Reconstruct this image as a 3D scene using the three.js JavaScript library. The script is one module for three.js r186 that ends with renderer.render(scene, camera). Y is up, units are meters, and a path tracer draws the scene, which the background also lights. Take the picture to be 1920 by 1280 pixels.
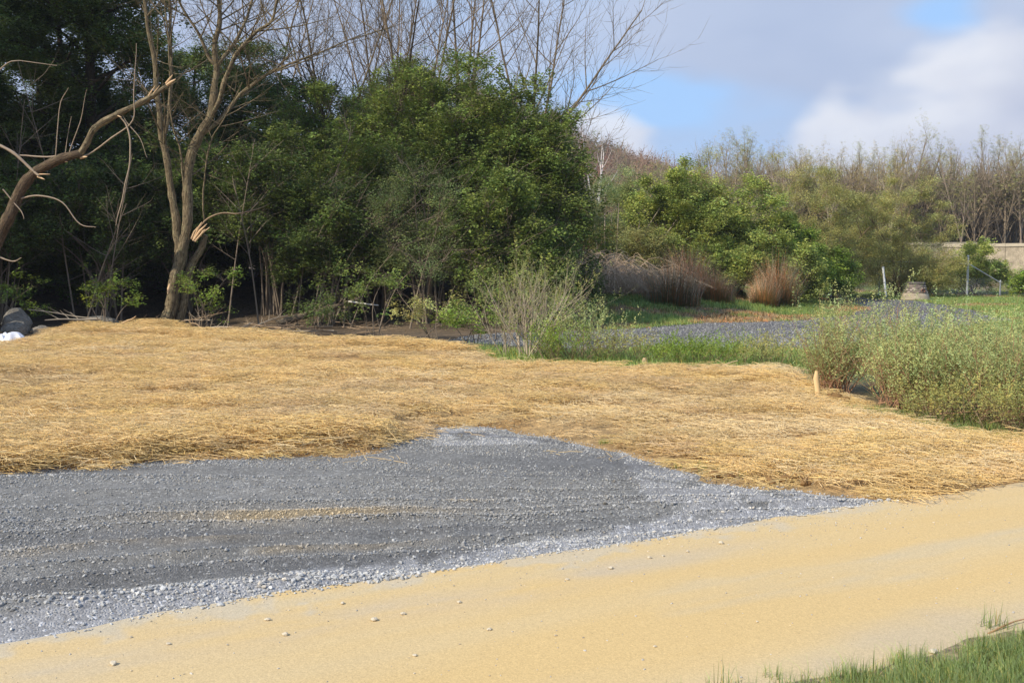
import * as THREE from 'three';

// ---------------------------------------------------------------- camera, sky, sun, exposure
const scene = new THREE.Scene();
const camera = new THREE.PerspectiveCamera(36, 1920 / 1280, 0.1, 2000);
camera.position.set(0, 1.6, 0);
camera.rotation.x = -Math.atan(150 / 1970);
const renderer = new THREE.WebGLRenderer({ antialias: true });
renderer.toneMapping = THREE.LinearToneMapping;
renderer.toneMappingExposure = 1.1;
renderer.shadowMap.enabled = true;

const SUN = new THREE.Vector3(-0.636, 0.629, 0.446).normalize();
const sun = new THREE.DirectionalLight(new THREE.Color(1, 0.9, 0.74), 5);
sun.position.copy(SUN).multiplyScalar(120);
sun.castShadow = true;
sun.shadow.mapSize.set(4096, 4096);
Object.assign(sun.shadow.camera, { left: -70, right: 70, top: 70, bottom: -70, near: 1, far: 320 });
sun.shadow.radius = 1.4;
scene.add(sun, sun.target);

// seeded random numbers and noise
function RNG(seed) {
  let a = seed >>> 0;
  return () => { a = (a + 0x6D2B79F5) | 0; let t = Math.imul(a ^ (a >>> 15), 1 | a); t = (t + Math.imul(t ^ (t >>> 7), 61 | t)) ^ t; return ((t ^ (t >>> 14)) >>> 0) / 4294967296; };
}
const hash3 = (x, y, z) => { let h = Math.imul(x, 374761393) + Math.imul(y, 668265263) + Math.imul(z, 1274126177); h = Math.imul(h ^ (h >>> 13), 1274126177); h ^= h >>> 16; return (h >>> 0) / 4294967296; };
const fade = t => t * t * (3 - 2 * t), mixf = (a, b, t) => a + (b - a) * t;
const clamp = (v, a = 0, b = 1) => Math.min(b, Math.max(a, v)), sstep = (a, b, v) => fade(clamp((v - a) / (b - a)));
function noise3(x, y, z) {
  const i = Math.floor(x), j = Math.floor(y), k = Math.floor(z), u = fade(x - i), v = fade(y - j), w = fade(z - k);
  const e = (a, b, c) => hash3(i + a, j + b, k + c);
  return 2 * mixf(mixf(mixf(e(0, 0, 0), e(1, 0, 0), u), mixf(e(0, 1, 0), e(1, 1, 0), u), v), mixf(mixf(e(0, 0, 1), e(1, 0, 1), u), mixf(e(0, 1, 1), e(1, 1, 1), u), v), w) - 1;
}
function noise2(x, z, s = 0, per = 0) {
  const i = Math.floor(x), k = Math.floor(z), u = fade(x - i), w = fade(z - k);
  const m = per ? (q => ((q % per) + per) % per) : (q => q);
  const e = (a, c) => hash3(m(i + a), s, m(k + c));
  return 2 * mixf(mixf(e(0, 0), e(1, 0), u), mixf(e(0, 1), e(1, 1), u), w) - 1;
}
const fbm2 = (x, z, o = 4, s = 0) => { let v = 0, a = 0.5; for (let i = 0; i < o; i++) { v += a * noise2(x, z, s + i); x *= 2.03; z *= 2.03; a *= 0.5; } return v; };
const fbm3 = (x, y, z, o = 5) => { let v = 0, a = 0.5; for (let i = 0; i < o; i++) { v += a * noise3(x, y, z); x = x * 2.03 + 7; y = y * 2.03 + 3; z = z * 2.03 + 11; a *= 0.5; } return v; };

// the sky: broken grey-blue cloud with brighter heaps low down and blue gaps
{
  const W = 2048, Hh = 1024, data = new Float32Array(W * Hh * 4);
  const gap = (az, el, a, e, sa, se) => { const p = (az - a) / sa, q = (el - e) / se; return Math.exp(-p * p - q * q); };
  for (let j = 0; j < Hh; j++) for (let i = 0; i < W; i++) {
    const th = ((i + 0.5) / W - 0.5) * 2 * Math.PI, ph = ((j + 0.5) / Hh - 0.5) * Math.PI;
    const y = Math.sin(ph), cx = Math.cos(ph) * Math.cos(th), cz = Math.cos(ph) * Math.sin(th);
    let az = (th + Math.PI / 2) * 180 / Math.PI; if (az > 180) az -= 360;
    const el = ph * 180 / Math.PI, yy = Math.max(y, -0.05);
    // cloud sheets are layers: look them up on a plane overhead so that they flatten towards the horizon
    const k = 1 / (yy + 0.16), px = cx * k, pz = cz * k;
    const wx = 0.6 * fbm3(px * 0.8, 1, pz * 0.8, 3), wz = 0.6 * fbm3(px * 0.8, 9, pz * 0.8, 3);
    let cover = 0.62 + 0.62 * fbm3((px + wx) * 0.75, 4.2, (pz + wz) * 0.75, 5) + 0.16 * fbm3(cx * 9, y * 26, cz * 9, 4);
    const wob = fbm3(cx * 7 + 3, y * 20, cz * 7, 4);
    cover -= 1.1 * gap(az + wob * 4, el + wob * 2, 8.2, 8.8, 2.6, 1.5) + 0.4 * gap(az + wob * 4, el, 4.4, 9.0, 3.0, 0.9) + 0.75 * gap(az + wob * 4, el + wob * 2, 23.0, 12.6, 2.4, 1.3);
    cover += 0.4 * gap(az, el, 14, 13, 12, 4);
    cover = sstep(0.12, 0.72, cover);
    // heaps: a tumbled upper edge that rises to the right in view, the same kind of bank all round the horizon
    const top = 5.2 + 3.2 * gap(az, 0, 4.8, 0, 3.6, 9) + 4.6 * sstep(8.5, 21, az) + 4.4 * fbm3(cx * 6 + 5, 2, cz * 6, 4) - 1.2 * sstep(60, 120, Math.abs(az));
    const heap = sstep(-0.9, 1.1, top - el + 3.2 * fbm3(cx * 11, y * 24, cz * 11, 4));
    const lit = clamp(0.5 + 1.1 * fbm3(cx * 9 + 8, y * 22, cz * 9, 5) + 0.10 * (el - 4));
    const blueT = clamp(el / 60);
    const b = [mixf(0.40, 0.16, blueT), mixf(0.64, 0.36, blueT), mixf(0.98, 0.80, blueT)];
    const g = 0.5 + 0.6 * fbm3((px + wz) * 1.4 + 3, 7, (pz + wx) * 1.4, 4) + 0.25 * fbm3(cx * 6, y * 17 + 4, cz * 6, 4);
    const deck = [mixf(0.37, 0.53, clamp(g)), mixf(0.46, 0.61, clamp(g)), mixf(0.66, 0.78, clamp(g))];
    const hp = [mixf(0.46, 0.80, lit), mixf(0.50, 0.82, lit), mixf(0.65, 0.88, lit)];
    const o = (j * W + i) * 4;
    for (let c = 0; c < 3; c++) {
      let v = mixf(b[c], deck[c], cover); v = mixf(v, hp[c], heap * 0.85);
      if (el < 0) v = mixf(v, [0.2, 0.19, 0.16][c], clamp(-el / 4));
      data[o + c] = v;
    }
    data[o + 3] = 1;
  }
  const sky = new THREE.DataTexture(data, W, Hh, THREE.RGBAFormat, THREE.FloatType);
  sky.mapping = THREE.EquirectangularReflectionMapping; sky.magFilter = sky.minFilter = THREE.LinearFilter; sky.wrapS = THREE.RepeatWrapping; sky.needsUpdate = true;
  scene.background = sky; scene.environment = sky;
}
scene.fog = new THREE.FogExp2(new THREE.Color(0.72, 0.8, 0.95), 0.0004);

// ---------------------------------------------------------------- helpers
const taken = {};
function numbered(name) { const n = taken[name] = (taken[name] ?? -1) + 1; return n ? `${name}_${String(n).padStart(3, '0')}` : name; }
function tag(o, label, category, group, kind) { if (label) o.userData.label = label; if (category) o.userData.category = category; if (group) o.userData.group = group; if (kind) o.userData.kind = kind; return o; }
function thing(name, label, category, [x, y, z] = [0, 0, 0], turn = 0, group) {
  const o = new THREE.Group(); o.name = numbered(name); o.position.set(x, y, z); o.rotation.y = turn; scene.add(o);
  return tag(o, label, category, group);
}
function mesh(name, geo, mat, parent) {
  const m = new THREE.Mesh(geo, mat); m.castShadow = m.receiveShadow = true;
  m.name = parent === scene ? numbered(name) : name; parent.add(m); return m;
}
const rgb = (r, g, b) => new THREE.Color().setRGB(r, g, b);
const std = (c, o = {}) => new THREE.MeshStandardMaterial({ color: c, roughness: 0.9, side: THREE.DoubleSide, ...o });
const leafMat = c => new THREE.MeshPhysicalMaterial({ color: c, roughness: 0.85, transmission: 0.35, thickness: 0, side: THREE.DoubleSide, specularIntensity: 0.25 });

class Geo {
  constructor() { this.p = []; this.n = []; this.u = []; this.c = null; this.i = []; }
  get count() { return this.p.length / 3; }
  v(x, y, z, nx, ny, nz, u = 0, w = 0) { this.p.push(x, y, z); this.n.push(nx, ny, nz); this.u.push(u, w); return this.p.length / 3 - 1; }
  tube(pts, rad, sides, cap = false) {
    const N = pts.length, T = new THREE.Vector3(), A = new THREE.Vector3(), B = new THREE.Vector3(); let len = 0, first = this.count;
    for (let k = 0; k < N; k++) {
      T.subVectors(pts[Math.min(k + 1, N - 1)], pts[Math.max(k - 1, 0)]).normalize();
      if (k === 0) { A.set(Math.abs(T.y) > 0.9 ? 1 : 0, Math.abs(T.y) > 0.9 ? 0 : 1, 0).cross(T).normalize(); } else { A.addScaledVector(T, -A.dot(T)).normalize(); len += pts[k].distanceTo(pts[k - 1]); }
      B.crossVectors(T, A);
      for (let s = 0; s <= sides; s++) {
        const a = s / sides * 2 * Math.PI, c = Math.cos(a), d = Math.sin(a), r = rad[k];
        const nx = A.x * c + B.x * d, ny = A.y * c + B.y * d, nz = A.z * c + B.z * d;
        this.v(pts[k].x + nx * r, pts[k].y + ny * r, pts[k].z + nz * r, nx, ny, nz, s / sides * Math.max(0.08, rad[0] * 6), len);
      }
    }
    for (let k = 0; k < N - 1; k++) for (let s = 0; s < sides; s++) { const a = first + k * (sides + 1) + s, b = a + sides + 1; this.i.push(a, a + 1, b, b, a + 1, b + 1); }
    if (cap) for (const [k, d] of [[0, -1], [N - 1, 1]]) {
      T.subVectors(pts[Math.min(k + 1, N - 1)], pts[Math.max(k - 1, 0)]).normalize().multiplyScalar(d);
      const c = this.v(pts[k].x, pts[k].y, pts[k].z, T.x, T.y, T.z), r0 = first + k * (sides + 1), b = this.count;
      for (let s = 0; s <= sides; s++) { const q = (r0 + s) * 3; this.v(this.p[q], this.p[q + 1], this.p[q + 2], T.x, T.y, T.z, s * 0.02, 0.02); }
      for (let s = 0; s < sides; s++) d > 0 ? this.i.push(c, b + s, b + s + 1) : this.i.push(c, b + s + 1, b + s);
    }
  }
  build() {
    const g = new THREE.BufferGeometry();
    g.setAttribute('position', new THREE.Float32BufferAttribute(this.p, 3)); g.setAttribute('normal', new THREE.Float32BufferAttribute(this.n, 3)); g.setAttribute('uv', new THREE.Float32BufferAttribute(this.u, 2));
    if (this.c) g.setAttribute('color', new THREE.Float32BufferAttribute(this.c, 3));
    g.setIndex(this.i); return g;
  }
}
const V3 = (x, y, z) => new THREE.Vector3(x, y, z);
const spline = (pts, n) => new THREE.CatmullRomCurve3(pts, false, 'centripetal').getPoints(n);
const sidesFor = r => r > 0.07 ? 9 : r > 0.025 ? 6 : r > 0.01 ? 4 : 3;

// computed textures
function dataTex(size, fn, srgb = true) {
  const d = new Uint8Array(size * size * 4);
  for (let j = 0; j < size; j++) for (let i = 0; i < size; i++) { const c = fn(i / size, j / size, i, j), o = (j * size + i) * 4; for (let k = 0; k < 3; k++) d[o + k] = clamp(Array.isArray(c) ? c[k] : c) * 255; d[o + 3] = 255; }
  const t = new THREE.DataTexture(d, size, size); t.wrapS = t.wrapT = THREE.RepeatWrapping; t.magFilter = THREE.LinearFilter; t.minFilter = THREE.LinearMipmapLinearFilter; t.generateMipmaps = true;
  if (srgb) t.colorSpace = THREE.SRGBColorSpace; t.needsUpdate = true; return t;
}
const pn = (u, v, f, s) => noise2(u * f, v * f, s, f);                       // noise that repeats over the unit square
const grainMap = dataTex(512, (u, v) => 0.90 + 0.05 * pn(u, v, 256, 1) + 0.025 * pn(u, v, 96, 2) + (pn(u, v, 170, 5) > 0.86 ? -0.13 : 0) + (pn(u, v, 150, 6) > 0.9 ? 0.07 : 0));
const grainBump = dataTex(512, (u, v) => 0.5 + 0.25 * pn(u, v, 200, 1) + 0.2 * pn(u, v, 80, 2), false);
// crushed stone too fine to model: cell pattern with its own relief
const cellField = (() => {
  const n = 90; return (u, v) => {
    const x = u * n, y = v * n, i = Math.floor(x), j = Math.floor(y); let a = 9, b = 9, id = 0;
    for (let p = -1; p <= 1; p++) for (let q = -1; q <= 1; q++) {
      const ii = (i + p + n) % n, jj = (j + q + n) % n, cx = i + p + hash3(ii, 1, jj), cy = j + q + hash3(ii, 2, jj), d = Math.hypot(x - cx, y - cy);
      if (d < a) { b = a; a = d; id = hash3(ii, 3, jj); } else if (d < b) b = d;
    }
    return [a, b, id];
  };
})();
const stoneMap = dataTex(1024, (u, v) => { const [, , id] = cellField(u, v); const g = 0.61 + 0.17 * (id - 0.5) + (id > 0.95 ? 0.14 : 0) + 0.05 * pn(u, v, 200, 4) + 0.04 * pn(u, v, 12, 8); return [g, g, g * 1.01]; });
const stoneBump = dataTex(1024, (u, v) => { const [a, b, id] = cellField(u, v); return clamp(0.2 + 0.75 * (b - a) * (0.4 + 0.6 * id)); }, false);
const soilMap = dataTex(512, (u, v) => 0.72 + 0.12 * pn(u, v, 128, 1) + 0.10 * pn(u, v, 40, 2) + 0.08 * pn(u, v, 12, 3));
const soilBump = dataTex(512, (u, v) => 0.5 + 0.22 * pn(u, v, 100, 1) + 0.25 * pn(u, v, 30, 2), false);
const barkMap = dataTex(512, (u, v) => {
  const s = noise2(u * 40, v * 6, 31, 0) * 0.15 + noise2(u * 90, v * 16, 33, 0) * 0.13, l = pn(u, v, 10, 7) + 0.6 * pn(u, v, 40, 8);
  const li = sstep(0.35, 0.8, l), r = 0.22 * sstep(0.45, 0.75, pn(u, v, 16, 9) + 0.5 * pn(u, v, 50, 10));
  return [0.66 + s + 0.10 * li - r, 0.62 + s + 0.14 * li - r, 0.55 + s + 0.12 * li - r];
});
const barkBump = dataTex(512, (u, v) => 0.5 + noise2(u * 40, v * 6, 31, 0) * 0.25 + noise2(u * 90, v * 16, 33, 0) * 0.2, false);
const tiled = (t, m) => { const c = t.clone(); c.repeat.set(1 / m, 1 / m); c.needsUpdate = true; return c; };

// ---------------------------------------------------------------- the lie of the land
const POLY = {
  gravel: [[-9, -5.9], [-6.63, -6.92], [-5.26, -7.52], [-4.6, -7.71], [-3.93, -7.97], [-3.46, -8.11], [-2.85, -8.4], [-2.11, -8.56], [-1.41, -8.56], [-1.11, -8.81], [-0.97, -9.43], [-0.77, -10.04], [-0.47, -10.24], [-0.16, -10.1], [0.2, -9.63], [0.66, -9.15], [0.98, -8.68], [1.18, -8.22], [1.44, -7.8], [1.45, -7.52], [1.66, -7.34], [1.95, -7.29], [2.19, -7.08], [2.75, -6.95], [1.81, -6.4], [0.42, -5.7], [-0.69, -5.05], [-1.36, -4.58], [-2.08, -4.05], [-2.5, -3.7], [-5, -1.6], [-9, 1]],
  straw: [[-16, -13], [-10.91, -15.73], [-9.72, -17.99], [-9.3, -18.6], [-9.7, -20.8], [-9.7, -23.3], [-7.6, -24.0], [-6.11, -21.9], [-4.4, -20.7], [-2.58, -19.55], [-0.53, -17.3], [0, -16.05], [1.11, -15.57], [2.25, -15.19], [4.13, -15.57], [3.83, -12.82], [3.8, -11.12], [4.2, -10.27], [4.6, -9.07], [5.4, -8.3], [7.5, -7.6], [9, -9], [10, -7.2], [4.94, -7.5], [2.6, -6.7], [0, -5], [-2, -4], [-16, -4]],
  path: [[-1.5, -20.6], [0.4, -19.45], [2.14, -19.09], [3.51, -18.64], [4.84, -18.64], [6.42, -19.69], [9.39, -23.36], [13.71, -28.7], [14.57, -32.23], [16.05, -38.54], [16.27, -43.31], [15.57, -46.5], [16.8, -54.5], [14.86, -51.85], [12.88, -41.59], [12.03, -35.9], [10.11, -31.58], [7.52, -28.44], [5.07, -26.97], [3.55, -25.86], [1.22, -23.9], [-1, -22.6]],
  bank: [[-30, -26.5], [-8, -25.6], [-1, -23.6], [1.25, -24.3], [3.55, -26.2], [5.07, -27.3], [7.52, -28.8], [10.11, -32], [11.9, -36], [12.7, -41.7], [14.6, -52], [17, -75], [-30, -95]],
};
function sdPoly(P, x, z) {
  let d = 1e9, inside = false;
  for (let i = 0, j = P.length - 1; i < P.length; j = i++) {
    const [ax, az] = P[j], [bx, bz] = P[i], ex = bx - ax, ez = bz - az, t = clamp(((x - ax) * ex + (z - az) * ez) / (ex * ex + ez * ez));
    d = Math.min(d, (x - ax - ex * t) ** 2 + (z - az - ez * t) ** 2);
    if ((az > z) !== (bz > z) && x < (bx - ax) * (z - az) / (bz - az) + ax) inside = !inside;
  }
  return inside ? Math.sqrt(d) : -Math.sqrt(d);
}
const across = (x, z) => 0.482 * x + 0.876 * z;                              // distance measured across the road
function fRoad(x, z) { const q = across(x, z), w = 0.07 * fbm2(x * 1.3, z * 1.3, 3, 40); const bow = 0.012 * (x - 0.6) * (x - 0.6); return Math.min(q + 4.9 - Math.min(bow, 0.3) + w, -q - 2.86 + 0.16 * fbm2(x * 2, z * 2, 3, 44)); }
const wob = (x, z, a, f, s) => a * fbm2(x * f, z * f, 4, s);
const near = (x, z) => x > -17 && x < 18 && z > -60 && z < 3;
const fGravel = (x, z) => near(x, z) ? sdPoly(POLY.gravel, x, z) + wob(x, z, 0.16, 2.2, 50) : -9;
const fPath = (x, z) => near(x, z) ? sdPoly(POLY.path, x, z) + wob(x, z, 0.5, 0.7, 60) : -9;
const fStraw = (x, z) => near(x, z) ? sdPoly(POLY.straw, x, z) + wob(x, z, 0.35, 1.2, 70) : -9;
const track = (x, z) => Math.atan2(z + 7.3, 4.8 - x) * 57.3 + 1.6 * fbm2(x * 0.5, z * 0.5, 3, 80);   // wheel tracks fan out from the corner of the lot
const RIDGES = [[21.0, 1.2, 0.055], [17.4, 0.6, 0.03], [15.2, 0.6, 0.035], [12.3, 0.5, 0.028], [9.6, 0.6, 0.038], [7.2, 0.5, 0.025], [5, 0.7, 0.03], [1.5, 0.8, 0.03], [-2.4, 0.9, 0.03]];
const ridge = (x, z) => { const t = track(x, z); let h = 0; for (const [a, w, k] of RIDGES) h += k * Math.exp(-(((t - a) / w) ** 2)); return h; };
const silt = (x, z) => { const t = track(x, z), f = (a, w, cx, wx) => Math.exp(-(((t - a) / w) ** 2) - ((x - cx) / wx) ** 2) * clamp(0.75 + 1.5 * fbm2(x * 2.6, z * 3, 4, 123)); return clamp(1.2 * f(8.0, 1.5, -1.3, 0.75) + 0.8 * f(12.5, 0.8, -2.1, 0.6) + 0.9 * f(4.6, 0.5, -0.3, 0.12) + 0.7 * f(15.5, 0.4, -1.2, 0.6)); };   // tan silt tracked on to the stone
const dusty = (x, z) => { const e = Math.min(across(x, z) + 4.9, 9), n = 0.5 * fbm2(x * 2.4, z * 2.4, 3, 122) + 0.3 * fbm2(x * 11, z * 11, 3, 126); return Math.max(sstep(-0.03, 0.07, 0.2 + e + 0.28 * n), sstep(-0.05, 0.1, n + 0.12) * (z < -9 && x > -0.7 ? 0.8 : 0), sstep(0.0, 0.12, n + 0.14) * (x > 0.9 ? 0.8 : 0)); };   // limestone dust lying on the stones in ragged patches
const fines = (x, z) => clamp(Math.exp(-(((x - 0.55) / 0.8) ** 2) - ((z + 8.2) / 0.55) ** 2) + 0.8 * Math.exp(-(((x + 2.2) / 1.2) ** 2) - ((z + 5.9) / 0.25) ** 2));          // rolled smooth
function H(x, z) {
  const r = Math.hypot(x, z);
  let h = 0.03 * fbm2(x * 0.25, z * 0.25, 3, 1);
  if (near(x, z)) {
    const g = sdPoly(POLY.gravel, x, z), s = sdPoly(POLY.straw, x, z), rd = fRoad(x, z);
    if (g > -0.2) h += sstep(-0.1, 0.4, g) * (ridge(x, z) * (0.6 + 0.8 * clamp(0.5 + fbm2(x * 1.4, z * 1.4, 2, 90))) + 0.012 * fbm2(x * 3, z * 3, 3, 92)) + 0.02 * sstep(0, 0.5, g);
    if (s > 0 && g < 0.1 && rd < 0.1) {
      const e = sstep(0, 0.6, Math.min(s, -g, -rd));
      h += e * (mixf(0.11, 0.035, sstep(-1.4, 0.6, x)) + 0.05 * fbm2(x * 0.9, z * 0.9, 3, 94) + 0.02 * fbm2(x * 3.4, z * 3.4, 2, 95));
      h -= 0.035 * e * groove(x, z);
    }
    h += 0.10 * Math.exp(-(((x + 8.0) / 1.5) ** 2) - ((z + 22.9) / 0.9) ** 2) + 0.06 * Math.exp(-(((x + 4.6) / 2.2) ** 2) - ((z + 20.6) / 0.7) ** 2) + 0.06 * Math.exp(-(((x + 1) / 1.6) ** 2) - ((z + 17.9) / 0.6) ** 2);
  }
  if (z < -20) {
    const b = sdPoly(POLY.bank, x, z);
    if (b > 0) h += 0.95 * sstep(0, 8.5, b) + 0.02 * Math.max(0, b - 5) + 0.06 * fbm2(x * 0.8, z * 0.8, 3, 97);
  }
  if (r > 55) h += 2.6 * sstep(55, 100, r) * sstep(0, 30, -z) + 0.02 * Math.max(0, r - 100);
  if (r > 120 && z < 0) h += 39 * Math.exp(-(((x + 25) / 62) ** 2)) * sstep(130, 320, -z) * (1 + 0.12 * fbm2(x * 0.03, z * 0.03, 3, 98));
  return h;
}
function groove(x, z) {                                                       // lines left in the mulch by the machine that spread it
  let g = 0; const w = 0.5 * fbm2(x * 0.22, 3.1, 2, 99);
  for (const [a, k] of [[-11.2, 0.5], [-12.4, 0.6], [-13.6, 0.8], [-14.7, 1], [-16.1, 1], [-17.6, 0.6]]) g += k * Math.exp(-(((z - a - w - 0.05 * x) / 0.09) ** 2)) * clamp(0.35 + 1.3 * fbm2(x * 0.6 + a, a, 3, 101));
  return clamp(g);
}

{
  const rows = [], cols = [];
  for (let r = 1.2; r < 3.4; r *= 1.03) rows.push(r);
  for (let r = 3.4; r < 11; r *= 1.0065) rows.push(r);
  for (let r = 11; r < 62; r *= 1.0125) rows.push(r);
  for (let r = 62; r < 640; r *= 1.05) rows.push(r);
  for (let a = -36; a <= 36; a += 0.3) cols.push(a);
  for (let a = 36 + 3.6; a < 324; a += 3.6) cols.push(a);
  const NC = cols.length, grid = [];
  for (const r of rows) for (const a of cols) {
    const t = a * Math.PI / 180, x = Math.sin(t) * r, z = -Math.cos(t) * r, e = Math.max(0.02, r * 0.006), y = H(x, z);
    const nx = -(H(x + e, z) - y) / e, nz = -(H(x, z + e) - y) / e, l = Math.hypot(nx, 1, nz);
    grid.push({ x, y, z, nx: nx / l, ny: 1 / l, nz: nz / l, f: [fRoad(x, z), fGravel(x, z), fPath(x, z), fStraw(x, z)] });
  }
  const lerpV = (a, b, t) => ({ x: mixf(a.x, b.x, t), y: mixf(a.y, b.y, t), z: mixf(a.z, b.z, t), nx: mixf(a.nx, b.nx, t), ny: mixf(a.ny, b.ny, t), nz: mixf(a.nz, b.nz, t), f: a.f.map((q, i) => mixf(q, b.f[i], t)) });
  function split(poly, k) {
    if (poly.every(v => v.f[k] >= 0)) return [poly, null];
    if (poly.every(v => v.f[k] < 0)) return [null, poly];
    const A = [], B = [];
    for (let i = 0; i < poly.length; i++) {
      const a = poly[i], b = poly[(i + 1) % poly.length];
      (a.f[k] >= 0 ? A : B).push(a);
      if ((a.f[k] >= 0) !== (b.f[k] >= 0)) { const c = lerpV(a, b, a.f[k] / (a.f[k] - b.f[k])); A.push(c); B.push(c); }
    }
    return [A, B];
  }
  const out = [0, 1, 2, 3, 4, 5].map(() => { const g = new Geo(); g.c = []; return g; });
  const n01 = v => clamp(0.5 + v);
  const mix3 = (a, b, t) => [mixf(a[0], b[0], t), mixf(a[1], b[1], t), mixf(a[2], b[2], t)];
  const colour = [
    (x, z) => {                                                               // rolled sandy stone dust, streaked along the road, grey where stone from the lot has been trodden in
      const q = across(x, z), along = 0.876 * x - 0.482 * z;
      let c = mix3([0.74, 0.53, 0.235], [0.71, 0.55, 0.30], n01(1.2 * fbm2(along * 0.35, q * 2.6, 4, 110)));
      c = mix3(c, [0.62, 0.53, 0.36], 0.6 * sstep(0.1, 0.5, fbm2(along * 0.5, q * 3, 4, 112)));
      c = mix3(c, [0.60, 0.54, 0.42], sstep(0.16, 0.04, q + 4.9 + 0.3 * fbm2(x * 3.2, z * 3.2, 3, 114) + 0.22 * fbm2(x * 14, z * 14, 2, 119)) * 0.6 * sstep(4.5, 1, x));
      c = mix3(c, [0.55, 0.50, 0.42], 0.55 * Math.exp(-(((q + 4.42 + 0.25 * fbm2(along * 0.6, q, 3, 115)) / 0.16) ** 2)) * sstep(2.2, 0.2, x) * n01(0.3 + 1.4 * fbm2(along * 1.5, q * 5, 4, 117)));
      return mix3(c, [0.58, 0.48, 0.34], sstep(-3.25, -2.9, q + 0.3 * fbm2(x * 3, z * 3, 3, 116)) * 0.5 * n01(0.4 + fbm2(x * 4, z * 4, 3, 118)));
    },
    (x, z) => {                                                               // crushed bluestone: paler dust along the road, tan silt in two tracks
      const t = track(x, z), n = n01(fbm2(x * 1.1, z * 1.1, 4, 120));
      let c = mix3([0.44, 0.435, 0.40], [0.58, 0.572, 0.53], n);
      c = mix3(c, [0.34, 0.338, 0.325], 0.8 * sstep(0.05, 0.35, fbm2(t * 0.25, x * 0.25, 3, 121)));
      c = mix3(c, [0.80, 0.80, 0.79], dusty(x, z));
      c = mix3(c, [0.36, 0.358, 0.345], 0.7 * fines(x, z));
      return mix3(c, [0.70, 0.53, 0.28], 0.85 * silt(x, z));
    },
    (x, z) => mix3(mix3([0.25, 0.25, 0.28], [0.36, 0.36, 0.39], n01(1.3 * fbm2(x * 0.8, z * 0.8, 4, 130))), [0.34, 0.24, 0.15], 0.6 * sstep(0.28, 0.42, fbm2(x * 0.5 + 4, z * 0.5, 4, 132))),
    (x, z) => mix3([0.66, 0.38, 0.125], [0.76, 0.50, 0.21], n01(1.4 * fbm2(x * 1.7, z * 1.7, 4, 140))),
    (x, z) => {                                                               // beyond: leaf mould under the trees, thin turf and dead grass elsewhere
      const wood = x < 3 && z < -14 ? sstep(0, 1.2, -z - 15.6 - 3 * sstep(0, -6, x) + 0.8 * fbm2(x * 0.7, z * 0.7, 3, 150)) * sstep(3.2, 0.8, x + 0.06 * (z + 20)) : 0;
      const turf = mix3([0.36, 0.25, 0.12], [0.13, 0.19, 0.05], sstep(-0.22, 0.22, fbm2(x * 0.55, z * 0.55, 4, 152)));
      const verge = z > -8 ? sstep(0.5, 0.0, across(x, z) + 2.86) * sstep(-0.3, 0, across(x, z) + 2.86) : 0;
      return mix3(mix3(turf, [0.62, 0.49, 0.30], 0.75 * verge), mix3([0.17, 0.12, 0.07], [0.27, 0.19, 0.11], n01(1.5 * fbm2(x * 1.2, z * 1.2, 4, 154))), wood);
    },
    (x, z) => mix3([0.13, 0.09, 0.06], [0.2, 0.15, 0.09], n01(fbm2(x * 0.05, z * 0.05, 4, 160))),
  ];
  const emit = (k, poly) => {
    if (!poly || poly.length < 3) return;
    const g = out[k], id = poly.map(v => { const l = Math.hypot(v.nx, v.ny, v.nz), q = g.v(v.x, v.y, v.z, v.nx / l, v.ny / l, v.nz / l, v.x, v.z); g.c.push(...colour[k](v.x, v.z)); return q; });
    for (let i = 1; i < id.length - 1; i++) g.i.push(id[0], id[i], id[i + 1]);
  };
  for (let j = 0; j < rows.length - 1; j++) for (let i = 0; i < NC; i++) {
    const a = grid[j * NC + i], b = grid[j * NC + (i + 1) % NC], c = grid[(j + 1) * NC + (i + 1) % NC], d = grid[(j + 1) * NC + i];
    for (const tri of [[a, b, c], [a, c, d]]) {
      let rest = tri;
      if (rows[j] > 115) { emit(5, rest); continue; }
      for (let k = 0; k < 4 && rest; k++) { const [A, B] = split(rest, k); emit(k, A); rest = B; }
      emit(4, rest);
    }
  }
  { const g = out[4], a0 = g.v(0, H(0, 0), 0, 0, 1, 0, 0, 0); g.c.push(0.3, 0.24, 0.14); const ring = cols.map((_, i) => { const v = grid[i], q = g.v(v.x, v.y, v.z, 0, 1, 0, v.x, v.z); g.c.push(0.3, 0.24, 0.14); return q; }); ring.forEach((q, i) => g.i.push(a0, q, ring[(i + 1) % ring.length])); }
  const gm = (map, bump, tile, scale) => std(rgb(1, 1, 1), { vertexColors: true, map: tiled(map, tile), bumpMap: tiled(bump, tile), bumpScale: scale, roughness: 0.95 });
  const put = (k, name, mat, label) => tag(mesh(name, out[k].build(), mat, scene), label, null, null, 'structure');
  put(0, 'dirt_road', gm(grainMap, grainBump, 0.9, 0.0012), 'tan compacted stone dust road');
  put(1, 'gravel_lot', gm(stoneMap, stoneBump, 1.3, 0.008), 'grey crushed stone parking pad beside the tan road');
  put(2, 'gravel_path', gm(stoneMap, stoneBump, 2.9, 0.02), 'dark grey gravel lane curving behind the willow shrubs');
  put(3, 'seeded_soil', gm(soilMap, soilBump, 0.8, 0.012), 'orange brown soil under the straw mulch');
  put(4, 'ground', gm(soilMap, soilBump, 1.7, 0.02), 'turf and leaf mould ground');
  put(5, 'hill', gm(soilMap, soilBump, 7, 0.1), 'wooded hillside');
}
console.log('terrain done');
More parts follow.
